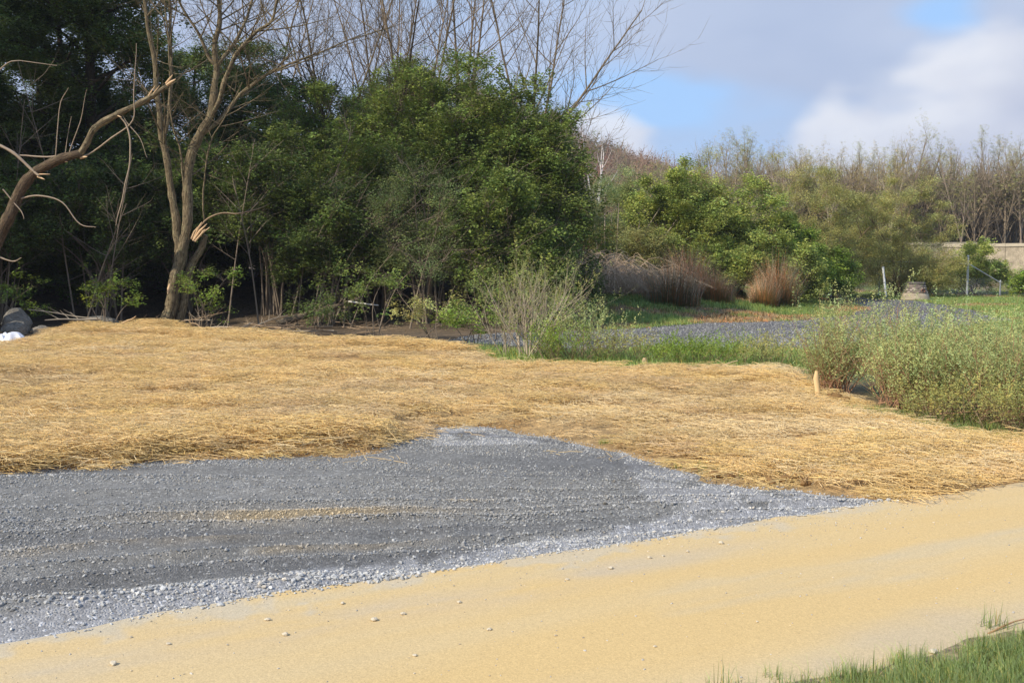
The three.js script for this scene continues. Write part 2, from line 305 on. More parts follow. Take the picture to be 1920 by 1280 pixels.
// ---------------------------------------------------------------- loose material nobody could count: crushed stone, straw, grass
const M4 = new THREE.Matrix4(), Q4 = new THREE.Quaternion(), E4 = new THREE.Euler(), S4 = V3(1, 1, 1), P4 = V3(0, 0, 0);
function scatter(name, geo, mat, list, parent) {                              // list: [x, y, z, rx, ry, rz, sx, sy, sz, colour]
  const m = new THREE.InstancedMesh(geo, mat, list.length); m.castShadow = m.receiveShadow = true;
  m.name = parent === scene ? numbered(name) : name; m.userData.kind = 'stuff';
  list.forEach((q, i) => { M4.compose(P4.set(q[0], q[1], q[2]), Q4.setFromEuler(E4.set(q[3], q[4], q[5])), S4.set(q[6], q[7], q[8])); m.setMatrixAt(i, M4); if (q[9]) m.setColorAt(i, q[9]); });
  parent.add(m); return m;
}
const gauss = r => { let s = 0; for (let i = 0; i < 4; i++) s += r(); return (s - 2) * 0.87; };
function stuffGroup(name, label) { const o = new THREE.Group(); o.name = numbered(name); scene.add(o); return tag(o, label, null, null, 'stuff'); }

function stoneGeo(seed, detail = 0, sharp = 0.35) {
  const r = RNG(seed), g = new THREE.IcosahedronGeometry(1, detail), p = g.attributes.position, key = {};
  const ax = [r() * 6, r() * 6, r() * 6];
  for (let i = 0; i < p.count; i++) {
    const x = p.getX(i), y = p.getY(i), z = p.getZ(i), k = [x, y, z].map(v => v.toFixed(3)).join();
    const s = key[k] ??= 1 - sharp * r() + 0.25 * sharp * Math.sin(3 * x + ax[0]) * Math.sin(3 * z + ax[2]);
    p.setXYZ(i, x * s, y * s * 0.7, z * s * 0.85);
  }
  g.computeVertexNormals(); return g;
}
const stoneGeos = [1, 2, 3, 4, 5].map(s => stoneGeo(s * 71, 0, 0.5));
const stoneMat = std(rgb(1, 1, 1), { roughness: 0.85 });
{
  const r = RNG(11), lists = stoneGeos.map(() => []);
  const add = (x, z, s, c, sink = 0.25) => lists[Math.floor(r() * 5)].push([x, H(x, z) + s * (0.7 - sink) * 0.5, z, gauss(r) * 0.5, r() * 6.28, gauss(r) * 0.5, s * (0.8 + 0.5 * r()), s * (0.7 + 0.4 * r()), s * (0.7 + 0.5 * r()), c]);
  const grey = (b, warm = 0) => rgb(b * (1 + warm * 0.25), b * (1 + warm * 0.06), b * (0.97 - warm * 0.2));
  for (let i = 0; i < 260000; i++) {
    const x = -6 + 9.2 * r(), z = -2.6 - 8 * r();
    if (Math.abs(x) > 0.54 * -z + 1.3) continue;
    const g = fGravel(x, z); if (g < -0.1 || fRoad(x, z) > 0.04 || (g < 0 && r() > 0.35)) continue;
    const rg = ridge(x, z), patch = fbm2(x * 1.6, z * 1.6, 3, 200), band = fbm2(track(x, z) * 0.42, x * 0.3, 3, 205), keep = 0.03 + 9 * rg + 0.2 * sstep(0.05, 0.3, patch) + 0.75 * sstep(0.02, 0.25, band) + 0.45 * sstep(0.3, 0, g);
    const sl = silt(x, z);
    if (r() > keep * (z < -7 ? 0.8 : 1) * (1 - 0.85 * fines(x, z)) * (1 - 0.5 * sl)) continue;
    const t = track(x, z), big = clamp(rg * 16) * r(), s = 0.006 + 0.009 * r() * r() + 0.017 * big * big + (r() < 0.02 ? 0.008 : 0);
    add(x, z, s, grey(mixf(0.22, 0.46, r() * r()) + (r() < 0.06 ? 0.12 : 0) + 0.2 * dusty(x, z) * (0.5 + 0.5 * r()) + 0.1 * sl, r() < 0.08 ? 0.5 : 1.3 * sl));
  }
  for (let i = 0; i < 16000; i++) {                                           // strays kicked on to the road
    const x = -3 + 8 * r(), z = -3.4 - 4.6 * r(), q = across(x, z) + 4.9; if (fRoad(x, z) < 0 || Math.abs(x) > 0.56 * -z) continue;
    const rightEnd = 0.35 * sstep(0.8, 2.6, x) * sstep(3.4, 2.6, x);
    if (r() > Math.exp(-Math.max(0, q - rightEnd) * 6) + 0.06 + 0.08 * sstep(1.5, -1, x) * clamp(fbm2(x * 1.6, z * 1.6, 3, 206) * 3) + 0.10 * Math.exp(-(((q - 2.0) / 0.16) ** 2)) * sstep(0.6, 2, x)) continue;
    add(x, z, 0.003 + 0.0075 * r() * r(), grey(0.26 + 0.26 * r(), r() < 0.5 ? 1 : 0.3));
  }
  const grp = stuffGroup('gravel', 'angular grey crushed stones lying loose over the parking pad');
  lists.forEach((l, i) => scatter('loose_stones', stoneGeos[i], stoneMat, l, grp));
  const far = stoneGeos.map(() => []), r2 = RNG(12);
  for (let i = 0; i < 90000; i++) {
    const x = -1.5 + 19 * r2(), z = -18 - 37 * r2() * r2(); if (fPath(x, z) < 0 || r2() > (z > -29 ? 1 : 0.5)) continue;
    const s = 0.016 + 0.022 * r2() * r2();
    far[Math.floor(r2() * 5)].push([x, H(x, z) + s * 0.2, z, gauss(r2) * 0.5, r2() * 6.28, gauss(r2) * 0.5, s * (0.8 + 0.6 * r2()), s, s * (0.7 + 0.6 * r2()), grey(mixf(0.13, 0.34, r2() ** 2))]);
  }
  const grp2 = stuffGroup('gravel', 'coarse dark gravel spread along the far lane');
  far.forEach((l, i) => scatter('loose_stones', stoneGeos[i], stoneMat, l, grp2));
}

// straw: tangles of bent three-sided stalks
function strawGeo(seed, n, R, lift) {
  const r = RNG(seed), g = new Geo(); g.c = [];
  for (let i = 0; i < n; i++) {
    const a = r() * 6.28, rr = R * Math.sqrt(r()), L = 0.07 + 0.17 * r() * r() + 0.04 * r(), yaw = r() * 6.28, pitch = gauss(r) * 0.2, y = lift * r(), bend = gauss(r) * 0.05, w = 0.0012 + 0.0013 * r();
    const x = Math.cos(a) * rr, z = Math.sin(a) * rr, dx = Math.cos(yaw), dz = Math.sin(yaw);
    const pts = [-0.5, 0, 0.5].map(t => V3(x + dx * L * t - dz * bend * (0.25 - t * t) * 2, y + Math.sin(pitch) * L * t + 0.02 * (0.25 - t * t), z + dz * L * t + dx * bend * (0.25 - t * t) * 2));
    const k = g.count; g.tube(pts, [w, w, w * 0.8], 3);
    const b = 0.72 + 0.42 * r(), warm = r();
    for (let q = k; q < g.count; q++) g.c.push(b, b * (0.95 - 0.06 * warm), b * (0.92 - 0.22 * warm));
  }
  return g.build();
}
const strawMat = std(rgb(0.88, 0.70, 0.37), { roughness: 0.5, vertexColors: true });
{
  const geos = [1, 2, 3, 4, 5, 6].map(s => strawGeo(s * 13, 70, 0.2, 0.035)), fluffy = [7, 8].map(s => strawGeo(s * 13, 60, 0.2, 0.09)), all = [...geos, ...fluffy, strawGeo(117, 5, 0.15, 0.012)], lists = all.map(() => []), r = RNG(21);
  const put = (x, z, k, s, lift = 0) => { const old = sstep(0.02, 0.3, fbm2(x * 0.5 + 9, z * 1.1, 4, 215) + 0.12 * gauss(r)), b = (0.85 + 0.22 * r()) * (1 - 0.16 * old); lists[k].push([x, H(x, z) + 0.004 + lift, z, gauss(r) * 0.07, r() * 6.28, gauss(r) * 0.07, s, s, s, rgb(b, b * (0.95 + 0.06 * r()), b * (0.84 + 0.14 * r() + 0.1 * old))]); };
  for (let i = 0; i < 22000; i++) {
    const x = -14 + 23 * r(), z = -6 - 17.4 * Math.pow(r(), 0.9); if (Math.abs(x) > 0.53 * -z + 2.2) continue;
    const e = Math.min(fStraw(x, z), -fGravel(x, z), -fRoad(x, z)); if (e < 0.02) continue;
    const apex = Math.exp(-(((x - 0.35) / 1.2) ** 2) - ((z + 10.3) / 0.5) ** 2) + 1.1 * Math.exp(-((e / (0.36 + 0.22 * fbm2(x * 2.2, z * 2.2, 2, 217))) ** 4)) * sstep(-0.9, -0.4, x) * sstep(2.9, 1.9, x) + Math.exp(-(((x + 1.05) / 0.22) ** 2) - ((z + 9.3) / 0.5) ** 2);
    const thin = fbm2(x * 0.8, z * 1.5, 4, 210);
    const keep = clamp(0.38 + 1.5 * (thin + 0.22) - 0.16 * sstep(-10.5, -12, z) * sstep(-17.5, -16, z) + 0.5 * sstep(-11.5, -9.5, z) * sstep(1, -1.5, x) ) * (1 - 0.85 * clamp(apex)) * (1 - 0.9 * groove(x, z)) * (1 - 0.65 * sstep(-15.4, -16.2, z) * sstep(2, 3.5, x));
    if (r() > keep) continue;
    const deep = thin > 0.12 && r() < 0.35;
    put(x, z, deep ? 6 + Math.floor(r() * 2) : Math.floor(r() * 6), 0.85 + 0.5 * r(), deep ? 0.02 : 0);
  }
  for (let i = 0; i < 900; i++) {                                             // windrows along the near and far edges of the mulch
    const t = r(), x = -10 + 9.2 * t, far = r() < 0.55, z = far ? mixf(-23.0, -17.4, t) + 0.35 * gauss(r) + 0.3 : mixf(-5.2, -8.95, sstep(0, 1, t)) - 0.25 + 0.2 * gauss(r);
    if (!far && (x < -5.6 || x > -1.2)) continue;
    if (fGravel(x, z) > -0.03) continue;
    put(x, z, 6 + Math.floor(r() * 2), 0.9 + 0.6 * r(), 0.04 * r());
  }
  for (let i = 0; i < 130; i++) { const x = -5 + 6 * r(), z = -7.4 - 2.4 * r(); if (fGravel(x, z) > 0.05 && fGravel(x, z) < 0.7 && r() < 0.25) put(x, z, 8, 1); }
  const top = [1, 2, 3].map(s => strawGeo(500 + s, 34, 0.22, 0.05)), L3 = top.map(() => []);
  for (let i = 0; i < 9000; i++) {                                            // bleached stalks lying uppermost
    const x = -11 + 19 * r(), z = -6.6 - 16 * r(); if (Math.abs(x) > 0.53 * -z + 0.6) continue;
    const e = Math.min(fStraw(x, z), -fGravel(x, z), -fRoad(x, z)); if (e < 0.06 || (x > -0.9 && x < 2.9 && z > -10.9 && e < 0.42)) continue;
    const nearEdge = Math.exp(-((Math.max(0, -fGravel(x, z) - 0.25) / 0.7) ** 2)) * sstep(-0.8, -1.4, x), right = sstep(0.2, 1.5, x) * sstep(-13, -11, z), farEdge = sstep(1.1, 0.4, fStraw(x, z)) * sstep(-14, -15, z);
    if (r() > 0.10 + 0.75 * nearEdge + 0.6 * right * clamp(0.6 + 1.5 * fbm2(x * 0.9, z * 1.2, 3, 216)) + 0.4 * farEdge) continue;
    const s = 0.8 + 0.5 * r(); L3[i % 3].push([x, H(x, z) + 0.02 + 0.03 * nearEdge * r(), z, gauss(r) * 0.15, r() * 6.28, gauss(r) * 0.15, s, s, s]);
  }
  const grp = stuffGroup('straw', 'golden straw mulch strewn thickly over the bare soil');
  lists.forEach((l, i) => scatter('straw_tangle', all[i], strawMat, l, grp));
  const bleached = std(rgb(0.90, 0.76, 0.47), { roughness: 0.5, vertexColors: true }); L3.forEach((l, i) => scatter('bleached_straw', top[i], bleached, l, grp));
}

// grass: tufts of bent blades
function tuftGeo(seed, n, h, spread, w, lean = 0.5, segs = 3, dome = 0) {
  const r = RNG(seed), g = new Geo(); g.c = [];
  for (let i = 0; i < n; i++) {
    const a = r() * 6.28, d = spread * Math.sqrt(r()), L = h * (0.5 + 0.6 * r()) * (1 - dome * (d / spread) ** 2), yaw = dome ? a + gauss(r) * 0.8 : r() * 6.28, ln = lean * r(), fx = Math.cos(yaw), fz = Math.sin(yaw), ww = w * (0.7 + 0.6 * r()), tint = 0.75 + 0.5 * r(), dry = r() < 0.12 ? 1 : 0;
    const id = [];
    for (let k = 0; k <= segs; k++) {
      const t = k / segs, q = ln * t * t, x = Math.cos(a) * d + fx * L * q, z = Math.sin(a) * d + fz * L * q, y = L * t * (1 - 0.35 * ln * t), hw = ww * (1 - t * 0.92) / 2, nl = Math.hypot(1, ln * t);
      for (const s of [-1, 1]) { id.push(g.v(x - fz * hw * s, y, z + fx * hw * s, 0.45 * fx / nl, 0.8, 0.45 * fz / nl)); g.c.push(tint * (1 + dry * 1.2), tint * (1 + dry * 0.25), tint); }
    }
    for (let k = 0; k < segs; k++) { const q = k * 2; g.i.push(id[q], id[q + 1], id[q + 2], id[q + 2], id[q + 1], id[q + 3]); }
  }
  return g.build();
}
const grassMat = leafMat(rgb(0.44, 0.57, 0.15)); grassMat.vertexColors = true;
const dryMat = std(rgb(0.6, 0.42, 0.2), { vertexColors: true });
{
  const fine = [1, 2, 3].map(s => tuftGeo(300 + s, 30, 0.1, 0.055, 0.0035, 0.9)), lists = fine.map(() => []), r = RNG(31);
  for (let i = 0; i < 34000; i++) {
    const x = 0.6 + 7 * r(), z = -1.2 - 6.2 * r(), q = across(x, z) + 2.86; if (Math.abs(x) > 0.6 * -z + 2.6) continue;
    const f = -fRoad(x, z); if (q < -0.25 || f < -0.12 || r() > sstep(-0.02, 0.2, f + 0.16 * fbm2(x * 5, z * 5, 3, 230)) + 0.02) continue;
    const s = 0.75 + 0.5 * r(), b = 0.8 + 0.4 * r(); lists[i % 3].push([x, H(x, z) - 0.005, z, 0, r() * 6.28, 0, s, s * (0.8 + 0.4 * r()), s, rgb(b, b, b * (0.8 + 0.3 * r()))]);
  }
  const g1 = stuffGroup('grass', 'fresh green lawn grass at the road edge');
  lists.forEach((l, i) => scatter('grass_tufts', fine[i], grassMat, l, g1));

  const rough = [1, 2, 3].map(s => tuftGeo(320 + s, 26, 0.22, 0.16, 0.012, 0.8)), L2 = rough.map(() => []), D2 = rough.map(() => []);
  for (let i = 0; i < 42000; i++) {
    const x = -1 + 30 * r(), z = -15 - 45 * r() * (0.3 + 0.7 * r()); if (Math.abs(x) > 0.53 * -z + 1) continue;
    if (fPath(x, z) > 0.05 || fStraw(x, z) > 0.05 || fRoad(x, z) > 0) continue;
    if (x < 2.2 && z < -18) continue;
    const b = sdPoly(POLY.bank, x, z); if (b > 8.5) continue;
    const n = fbm2(x * 0.55, z * 0.55, 4, 152), rim = b > 0 ? sstep(0.9, 0.3, b) : 0, strip = z > -19.6 && x < 5 ? 0.25 : 0;
    const green = sstep(-0.16, 0.12, n + strip + (x > 13 ? 0.16 : 0) + 0.1 - rim * 0.4), s = 0.6 + 0.7 * r(), t = 0.8 + 0.4 * r(), e = [x, H(x, z) - 0.01, z, 0, r() * 6.28, 0, s, s * (b > 0 || strip ? 0.75 : 0.55) * (0.7 + 0.5 * r()), s];
    if (r() < green) L2[i % 3].push([...e, rgb(t * 0.95, t, t * 0.9)]); else if (r() < 0.55) D2[i % 3].push([...e.slice(0, 7), e[7] * 0.6, e[8], rgb(t, t * 0.95, t * 0.85)]);
  }
  const g2 = stuffGroup('grass', 'green turf on the bank and beside the far gravel lane');
  L2.forEach((l, i) => scatter('grass_tufts', rough[i], grassMat, l, g2));
  const g3 = stuffGroup('dead_grass', 'short dead tan grass among the turf of the bank');
  D2.forEach((l, i) => scatter('grass_tufts', rough[i], dryMat, l, g3));

  const S3 = fine.map(() => []);
  for (let i = 0; i < 1800; i++) {
    const x = 0.7 + 2.0 * r(), z = -7.6 - 2.0 * r(), e = -fGravel(x, z); if (e < 0.03 || e > 0.75 || fbm2(x * 2.4, z * 2.4, 3, 240) < 0.1 || r() < 0.62) continue;
    S3[i % 3].push([x, H(x, z), z, 0, r() * 6.28, 0, 0.8, 0.5, 0.8, rgb(0.9, 0.9, 0.7)]);
  }
  for (let i = 0; i < 500; i++) { const x = 3.6 + 3 * r(), z = -8.2 - 3 * r(); if (fStraw(x, z) > 0.3 || fRoad(x, z) > -0.2) continue; S3[i % 3].push([x, H(x, z), z, 0, r() * 6.28, 0, 1.6, 1.1, 1.6, rgb(0.9, 0.9, 0.8)]); }
  const g4 = stuffGroup('grass', 'sparse new grass sprouting through the straw beside the gravel');
  S3.forEach((l, i) => scatter('grass_tufts', fine[i], grassMat, l, g4));
}
console.log('stuff done');
// ---------------------------------------------------------------- plants
const barkMat = (c, tile = 1) => std(c, { map: tiled(barkMap, tile), bumpMap: tiled(barkBump, tile), bumpScale: 0.012 });
const BARK = { maple: barkMat(rgb(0.42, 0.37, 0.27), 0.9), grey: barkMat(rgb(0.30, 0.26, 0.21)), dark: barkMat(rgb(0.13, 0.105, 0.08)), tan: std(rgb(0.27, 0.19, 0.115)), pale: std(rgb(0.42, 0.35, 0.26)), red: std(rgb(0.42, 0.235, 0.14)), raw: std(rgb(0.66, 0.46, 0.27), { roughness: 0.8 }), far: std(rgb(0.24, 0.185, 0.14)), farPale: std(rgb(0.34, 0.28, 0.22)), stem: std(rgb(0.2, 0.16, 0.115)), twig: std(rgb(0.21, 0.165, 0.12)) };
const LEAF = { deep: leafMat(rgb(0.125, 0.175, 0.037)), green: leafMat(rgb(0.20, 0.26, 0.055)), olive: leafMat(rgb(0.44, 0.43, 0.145)), silver: leafMat(rgb(0.47, 0.53, 0.22)), bud: leafMat(rgb(0.40, 0.43, 0.15)), yellow: leafMat(rgb(0.5, 0.41, 0.15)), fresh: leafMat(rgb(0.25, 0.35, 0.055)) };  // deep: darker copy of green, the shade of the wood put into its colour

// a spray: small leaves spread along a few forking twigs
function sprayGeo(seed, n, R, L, W, flat = 0.7, along = false) {
  const r = RNG(seed), g = new Geo();
  const a = V3(), b = V3(), c = V3(), d = V3(), nn = V3();
  for (let i = 0; i < n; i++) {
    const t = (i + r()) / n, x = along ? (t - 0.1) * R * 2 : gauss(r) * R * 0.62, y = gauss(r) * R * (along ? 0.12 : 0.62 * flat), z = gauss(r) * R * (along ? 0.12 : 0.62), s = 0.65 + 0.6 * r();
    const yaw = r() * 6.28, up = 0.5 * gauss(r) + 0.2, roll = gauss(r) * 0.9;
    a.set(Math.cos(yaw) * Math.cos(up), Math.sin(up), Math.sin(yaw) * Math.cos(up));
    b.set(-Math.sin(yaw), 0, Math.cos(yaw)); c.crossVectors(b, a).normalize();
    d.copy(b).multiplyScalar(Math.cos(roll)).addScaledVector(c, Math.sin(roll)); nn.crossVectors(a, d).normalize(); if (nn.y < 0) nn.negate();
    const l = L * s, w = W * s * 0.5, p = (u, v, h) => g.v(x + a.x * u + d.x * v + nn.x * h, y + a.y * u + d.y * v + nn.y * h, z + a.z * u + d.z * v + nn.z * h, nn.x, nn.y, nn.z);
    const i0 = p(0, 0, 0), i1 = p(l * 0.45, w, w * 0.35), i2 = p(l, 0, -l * 0.08), i3 = p(l * 0.45, -w, w * 0.35);
    g.i.push(i0, i1, i2, i0, i2, i3);
  }
  return g.build();
}
const SPRAY = {
  broad: [1, 2, 3].map(s => sprayGeo(400 + s, 28, 0.27, 0.074, 0.042)),
  fine: [1, 2, 3].map(s => sprayGeo(410 + s, 34, 0.24, 0.042, 0.02)),
  tiny: [1, 2, 3].map(s => sprayGeo(420 + s, 14, 0.1, 0.02, 0.01, 0.8)),
  shoot: [1, 2, 3].map(s => sprayGeo(430 + s, 12, 0.09, 0.024, 0.010, 1, true)),
  far: [1, 2, 3].map(s => sprayGeo(440 + s, 16, 0.5, 0.11, 0.07)),
};
const tintOf = (r, k = 0.3) => { const b = 1 + k * 1.35 * (r() - 0.5) * 2 * (r() < 0.2 ? 1.3 : 0.8), h = (r() - 0.5) * 0.3; return rgb(b * (1 + h), b, b * (1 - h * 0.6)); };
function addCrown(root, name, sprays, mat, pts, r, scale = 1, k = 0.3) {
  const list = pts.map(p => { const s = scale * (0.7 + 0.6 * r()); return [p.x, p.y, p.z, gauss(r) * 0.5, r() * 6.28, gauss(r) * 0.5, s, s, s, tintOf(r, k)]; });
  return scatter(name, sprays[Math.floor(r() * sprays.length)], mat, list, root);
}

// a branch with its side branches; ends are collected for leaves
function grow(g, p, dir, len, rad, level, o, r, tips) {
  const n = Math.max(2, Math.round(len / o.seg[Math.min(level, o.seg.length - 1)])), pts = [p.clone()], rr = [rad], d = dir.clone(), last = level >= o.levels;
  const end = last ? rad * 0.25 : rad * (o.taper ?? 0.5), wobble = o.wob * (level ? 1 : 0.6), lift = o.lift[Math.min(level, o.lift.length - 1)];
  for (let k = 1; k <= n; k++) {
    d.x += gauss(r) * wobble; d.y += gauss(r) * wobble * 0.6 + lift / n; d.z += gauss(r) * wobble; d.normalize();
    pts.push(pts[k - 1].clone().addScaledVector(d, len / n)); rr.push(mixf(rad, end, k / n));
  }
  g.tube(pts, rr, Math.min(sidesFor(rad), o.maxSides ?? 9));
  if (last) { tips.push(...pts.slice(1)); return; }
  const kids = o.kids[level], from = o.from[Math.min(level, o.from.length - 1)], az0 = r() * 6.28;
  for (let k = 0; k < kids; k++) {
    const t = k === kids - 1 ? 1 : from + (1 - from) * (k + r()) / kids, f = t * n, i = Math.min(n - 1, Math.floor(f));
    const q = pts[i].clone().lerp(pts[i + 1], f - i), dd = pts[i + 1].clone().sub(pts[i]).normalize();
    const az = az0 + k * 2.4 + r(), ang = (k === kids - 1 ? 0.35 : o.ang) * (0.65 + 0.7 * r());
    const side = V3(Math.abs(dd.y) > 0.8 ? 1 : 0, Math.abs(dd.y) > 0.8 ? 0 : 1, 0).cross(dd).normalize().applyAxisAngle(dd, az);
    const nd = dd.clone().multiplyScalar(Math.cos(ang)).addScaledVector(side, Math.sin(ang));
    grow(g, q, nd, len * (o.ratio[Math.min(level, o.ratio.length - 1)]) * (0.7 + 0.5 * r()) * (level === 0 ? 1.15 - 0.55 * (t - from) / (1 - from + 1e-6) : 1), Math.max(o.minR ?? 0, mixf(rad, end, t) * (o.thin ?? 0.58)), level + 1, o, r, tips);
  }
}
const ALONG = (P, t) => { const f = t * (P.length - 1), i = Math.min(P.length - 2, Math.floor(f)); return P[i].clone().lerp(P[i + 1], f - i); };

// rounded shrub or low leafy tree: arching stems carry clumps of sprays spread through the crown
function shrub(name, label, category, group, x, z, o) {
  const r = RNG(o.seed), root = thing(name, label, category, [x, H(x, z) - 0.03, z], 0, group), y0 = o.y0 ?? 0.5, cl = [], cy = y0 + (o.h - y0) * (o.mid ?? 0.38);
  for (let i = 0, tries = 0; i < o.clumps && tries < 4000; tries++) {
    const a = r() * 6.28, e = Math.asin(mixf(o.low ?? -0.55, 1, r())), rr = Math.pow(r(), 0.4), bump = 1 + 0.28 * noise3(Math.cos(a) * 1.8 + o.seed, Math.sin(e) * 2.2, Math.sin(a) * 1.8);
    const p = V3(Math.cos(a) * Math.cos(e) * o.rx * rr * bump + (o.leanX ?? 0), cy + Math.sin(e) * (e > 0 ? o.h - cy : cy - y0) * rr * bump, Math.sin(a) * Math.cos(e) * (o.rz ?? o.rx) * rr * bump);
    if (p.y < 0.15) continue;
    cl.push(p); i++;
  }
  const g = new Geo(), stems = [];
  for (let i = 0; i < o.stems; i++) {
    const b = V3(gauss(r) * (o.foot ?? 0.25), 0, gauss(r) * (o.foot ?? 0.25)), t = cl[Math.floor(r() * cl.length)].clone();
    const m = V3(mixf(b.x, t.x, 0.3), mixf(0, t.y, 0.62), mixf(b.z, t.z, 0.3)).add(V3(gauss(r) * 0.15, 0, gauss(r) * 0.15)), P = spline([b, m, t], 8), R = (o.stemR ?? 0.03) * (0.6 + 0.6 * r());
    g.tube(P, P.map((_, k) => R * (1 - 0.82 * k / 8)), R > 0.04 ? 7 : 5); stems.push(P);
  }
  const pts = [];
  for (const c of cl) {
    let best = null, bd = 1e9;
    for (const P of stems) for (const f of [0.45, 0.65, 0.85]) { const q = ALONG(P, f), d = q.distanceTo(c) + (q.y > c.y ? 0.6 : 0); if (d < bd) { bd = d; best = q; } }
    const m = best.clone().lerp(c, 0.5); m.y += 0.12 * bd; m.x += gauss(r) * 0.1 * bd; const P = spline([best, m, c], 5), R = (o.stemR ?? 0.03) * 0.32;
    g.tube(P, P.map((_, k) => R * (1 - 0.75 * k / 5)), 3);
    const cr = (o.clumpR ?? 0.45) * (0.7 + 0.6 * r()), n = Math.round((o.sprays ?? 60) * (0.6 + 0.8 * r()));
    for (let k = 0; k < (o.twigs ?? 5); k++) { const e = c.clone().add(V3(gauss(r), gauss(r) * 0.6 + 0.35, gauss(r)).multiplyScalar(cr * 1.15)); g.tube([c.clone().lerp(best, 0.25), c.clone().lerp(e, 0.5).add(V3(0, 0.04, 0)), e], [R * 0.4, R * 0.3, R * 0.12], 3); }
    for (let k = 0; k < n; k++) pts.push(c.clone().add(V3(gauss(r) * cr * 0.75, gauss(r) * cr * 0.5, gauss(r) * cr * 0.75)));
  }
  mesh('branches', g.build(), o.bark ?? BARK.grey, root);
  addCrown(root, 'foliage', o.spray ?? SPRAY.broad, o.leaf, pts.filter(p => p.y > 0.05), r, o.size ?? 1, o.vary ?? 0.35);
  return root;
}
// tall leafy tree
function leafyTree(name, label, group, x, z, o) {
  const r = RNG(o.seed), root = thing(name, label, 'tree', [x, H(x, z) - 0.05, z], 0, group), g = new Geo(), tips = [];
  const trunk = spline([V3(0, 0, 0), V3(gauss(r) * 0.2, o.h * 0.35, gauss(r) * 0.2), V3(gauss(r) * 0.5, o.h * 0.93, gauss(r) * 0.5)], 14), tg = new Geo();
  tg.tube(trunk, trunk.map((_, k) => o.r * (k === 0 ? 1.25 : 1 - 0.85 * k / 14)), 10);
  mesh('trunk', tg.build(), o.bark ?? BARK.dark, root);
  const pts = [];
  for (let i = 0; i < o.limbs; i++) {
    const t = mixf(o.from ?? 0.15, 0.97, (i + r()) / o.limbs), p = ALONG(trunk, t), a = i * 2.4 + r(), L = o.spread * (0.55 + 0.5 * r()) * Math.sqrt(clamp(1.25 - t)) * 1.05, e = p.clone().add(V3(Math.cos(a) * L, L * (0.25 + 0.4 * r()) - 0.2, Math.sin(a) * L)), m = p.clone().lerp(e, 0.5).add(V3(0, 0.12 * L, 0)), P = spline([p, m, e], 6), R = o.r * 0.32 * (1 - 0.7 * t) + 0.012;
    g.tube(P, P.map((_, k) => R * (1 - 0.8 * k / 6)), 5);
    for (let k = 0; k < (o.clumps ?? 5); k++) {
      const c = ALONG(P, 0.35 + 0.65 * r()).add(V3(gauss(r) * 0.55, gauss(r) * 0.4, gauss(r) * 0.55)), cr = 0.55 * (0.7 + 0.6 * r());
      g.tube([ALONG(P, 0.3 + 0.5 * r()), c], [0.012, 0.005], 3);
      for (let q = 0; q < (o.sprays ?? 26); q++) pts.push(c.clone().add(V3(gauss(r) * cr, gauss(r) * cr * 0.6, gauss(r) * cr)));
    }
  }
  mesh('branches', g.build(), o.bark ?? BARK.dark, root);
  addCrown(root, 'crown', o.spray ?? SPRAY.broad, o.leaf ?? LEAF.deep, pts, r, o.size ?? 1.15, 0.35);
  return root;
}
// leafless tree
function bareTree(name, label, group, x, z, o) {
  const r = RNG(o.seed), root = thing(name, label, 'tree', [x, H(x, z) - 0.05, z], 0, group), g = new Geo(), tips = [], tg = new Geo();
  const lean = o.lean ?? [0, 0], fork = V3(lean[0] * 0.4 + gauss(r) * 0.1, o.fork, lean[1] * 0.4 + gauss(r) * 0.1), P = spline([V3(0, 0, 0), fork.clone().multiplyScalar(0.5).add(V3(gauss(r) * 0.1, 0, 0)), fork], 8);
  tg.tube(P, P.map((_, k) => o.r * (k === 0 ? 1.2 : 1 - 0.3 * k / 8)), 9); mesh('trunk', tg.build(), o.bark ?? BARK.grey, root);
  for (let i = 0; i < o.stems; i++) {
    const a = i * 6.283 / o.stems + r(), s = (o.open ?? 0.35) * (0.5 + 0.8 * r());
    grow(g, fork.clone().add(V3(0, -0.05 * i, 0)), V3(Math.cos(a) * s + lean[0] * 0.1, 1, Math.sin(a) * s).normalize(), (o.h - o.fork) * (0.75 + 0.3 * r()), o.r * 0.55, 0, { levels: 3, seg: [0.5, 0.35, 0.25, 0.2], lift: [0.1, 0.4, 0.35, 0.25], wob: 0.09, kids: [7, 5, 4], from: [0.15, 0.2, 0.15], ratio: [0.42, 0.55, 0.55], ang: 0.75, taper: 0.35, thin: 0.55, maxSides: 7, ...o.grow }, r, tips);
  }
  mesh('branches', g.build(), o.bark ?? BARK.grey, root);
  if (o.leaf) { const pick = tips.filter(() => r() < o.leafShare); addCrown(root, 'crown', o.spray ?? SPRAY.far, o.leaf, pick, r, o.size ?? 1, 0.3); }
  return root;
}
const limb = (g, L, z0 = 0, zs = 0, sub = 5) => {
  const pts = L.map(([x, y], i) => V3(x, y, z0 + zs * (y - L[0][1]))), P = spline(pts, (L.length - 1) * sub), slim = L[0][2] < 0.04 ? 0.72 : 1;
  P.forEach((p, k) => { if (k && k < P.length - 1) { const j = 0.018 + 0.3 * L[0][2]; p.x += j * 0.8 * noise3(p.x * 3, p.y * 3, 5.5); p.z += j * noise3(p.x * 3, p.y * 3, 9.5); p.y += j * 0.6 * noise3(p.x * 3, p.y * 3, 1.5); } });
  const rr = P.map((_, k) => { const f = k / sub, i = Math.min(L.length - 2, Math.floor(f)); return slim * mixf(L[i][2], L[i + 1][2], f - i) * (1 + 0.16 * noise2(k * 0.8, L[0][0] * 7 + L[0][1], 77)); });
  g.tube(P, rr, sidesFor(rr[0]), true); return [P, rr];
};

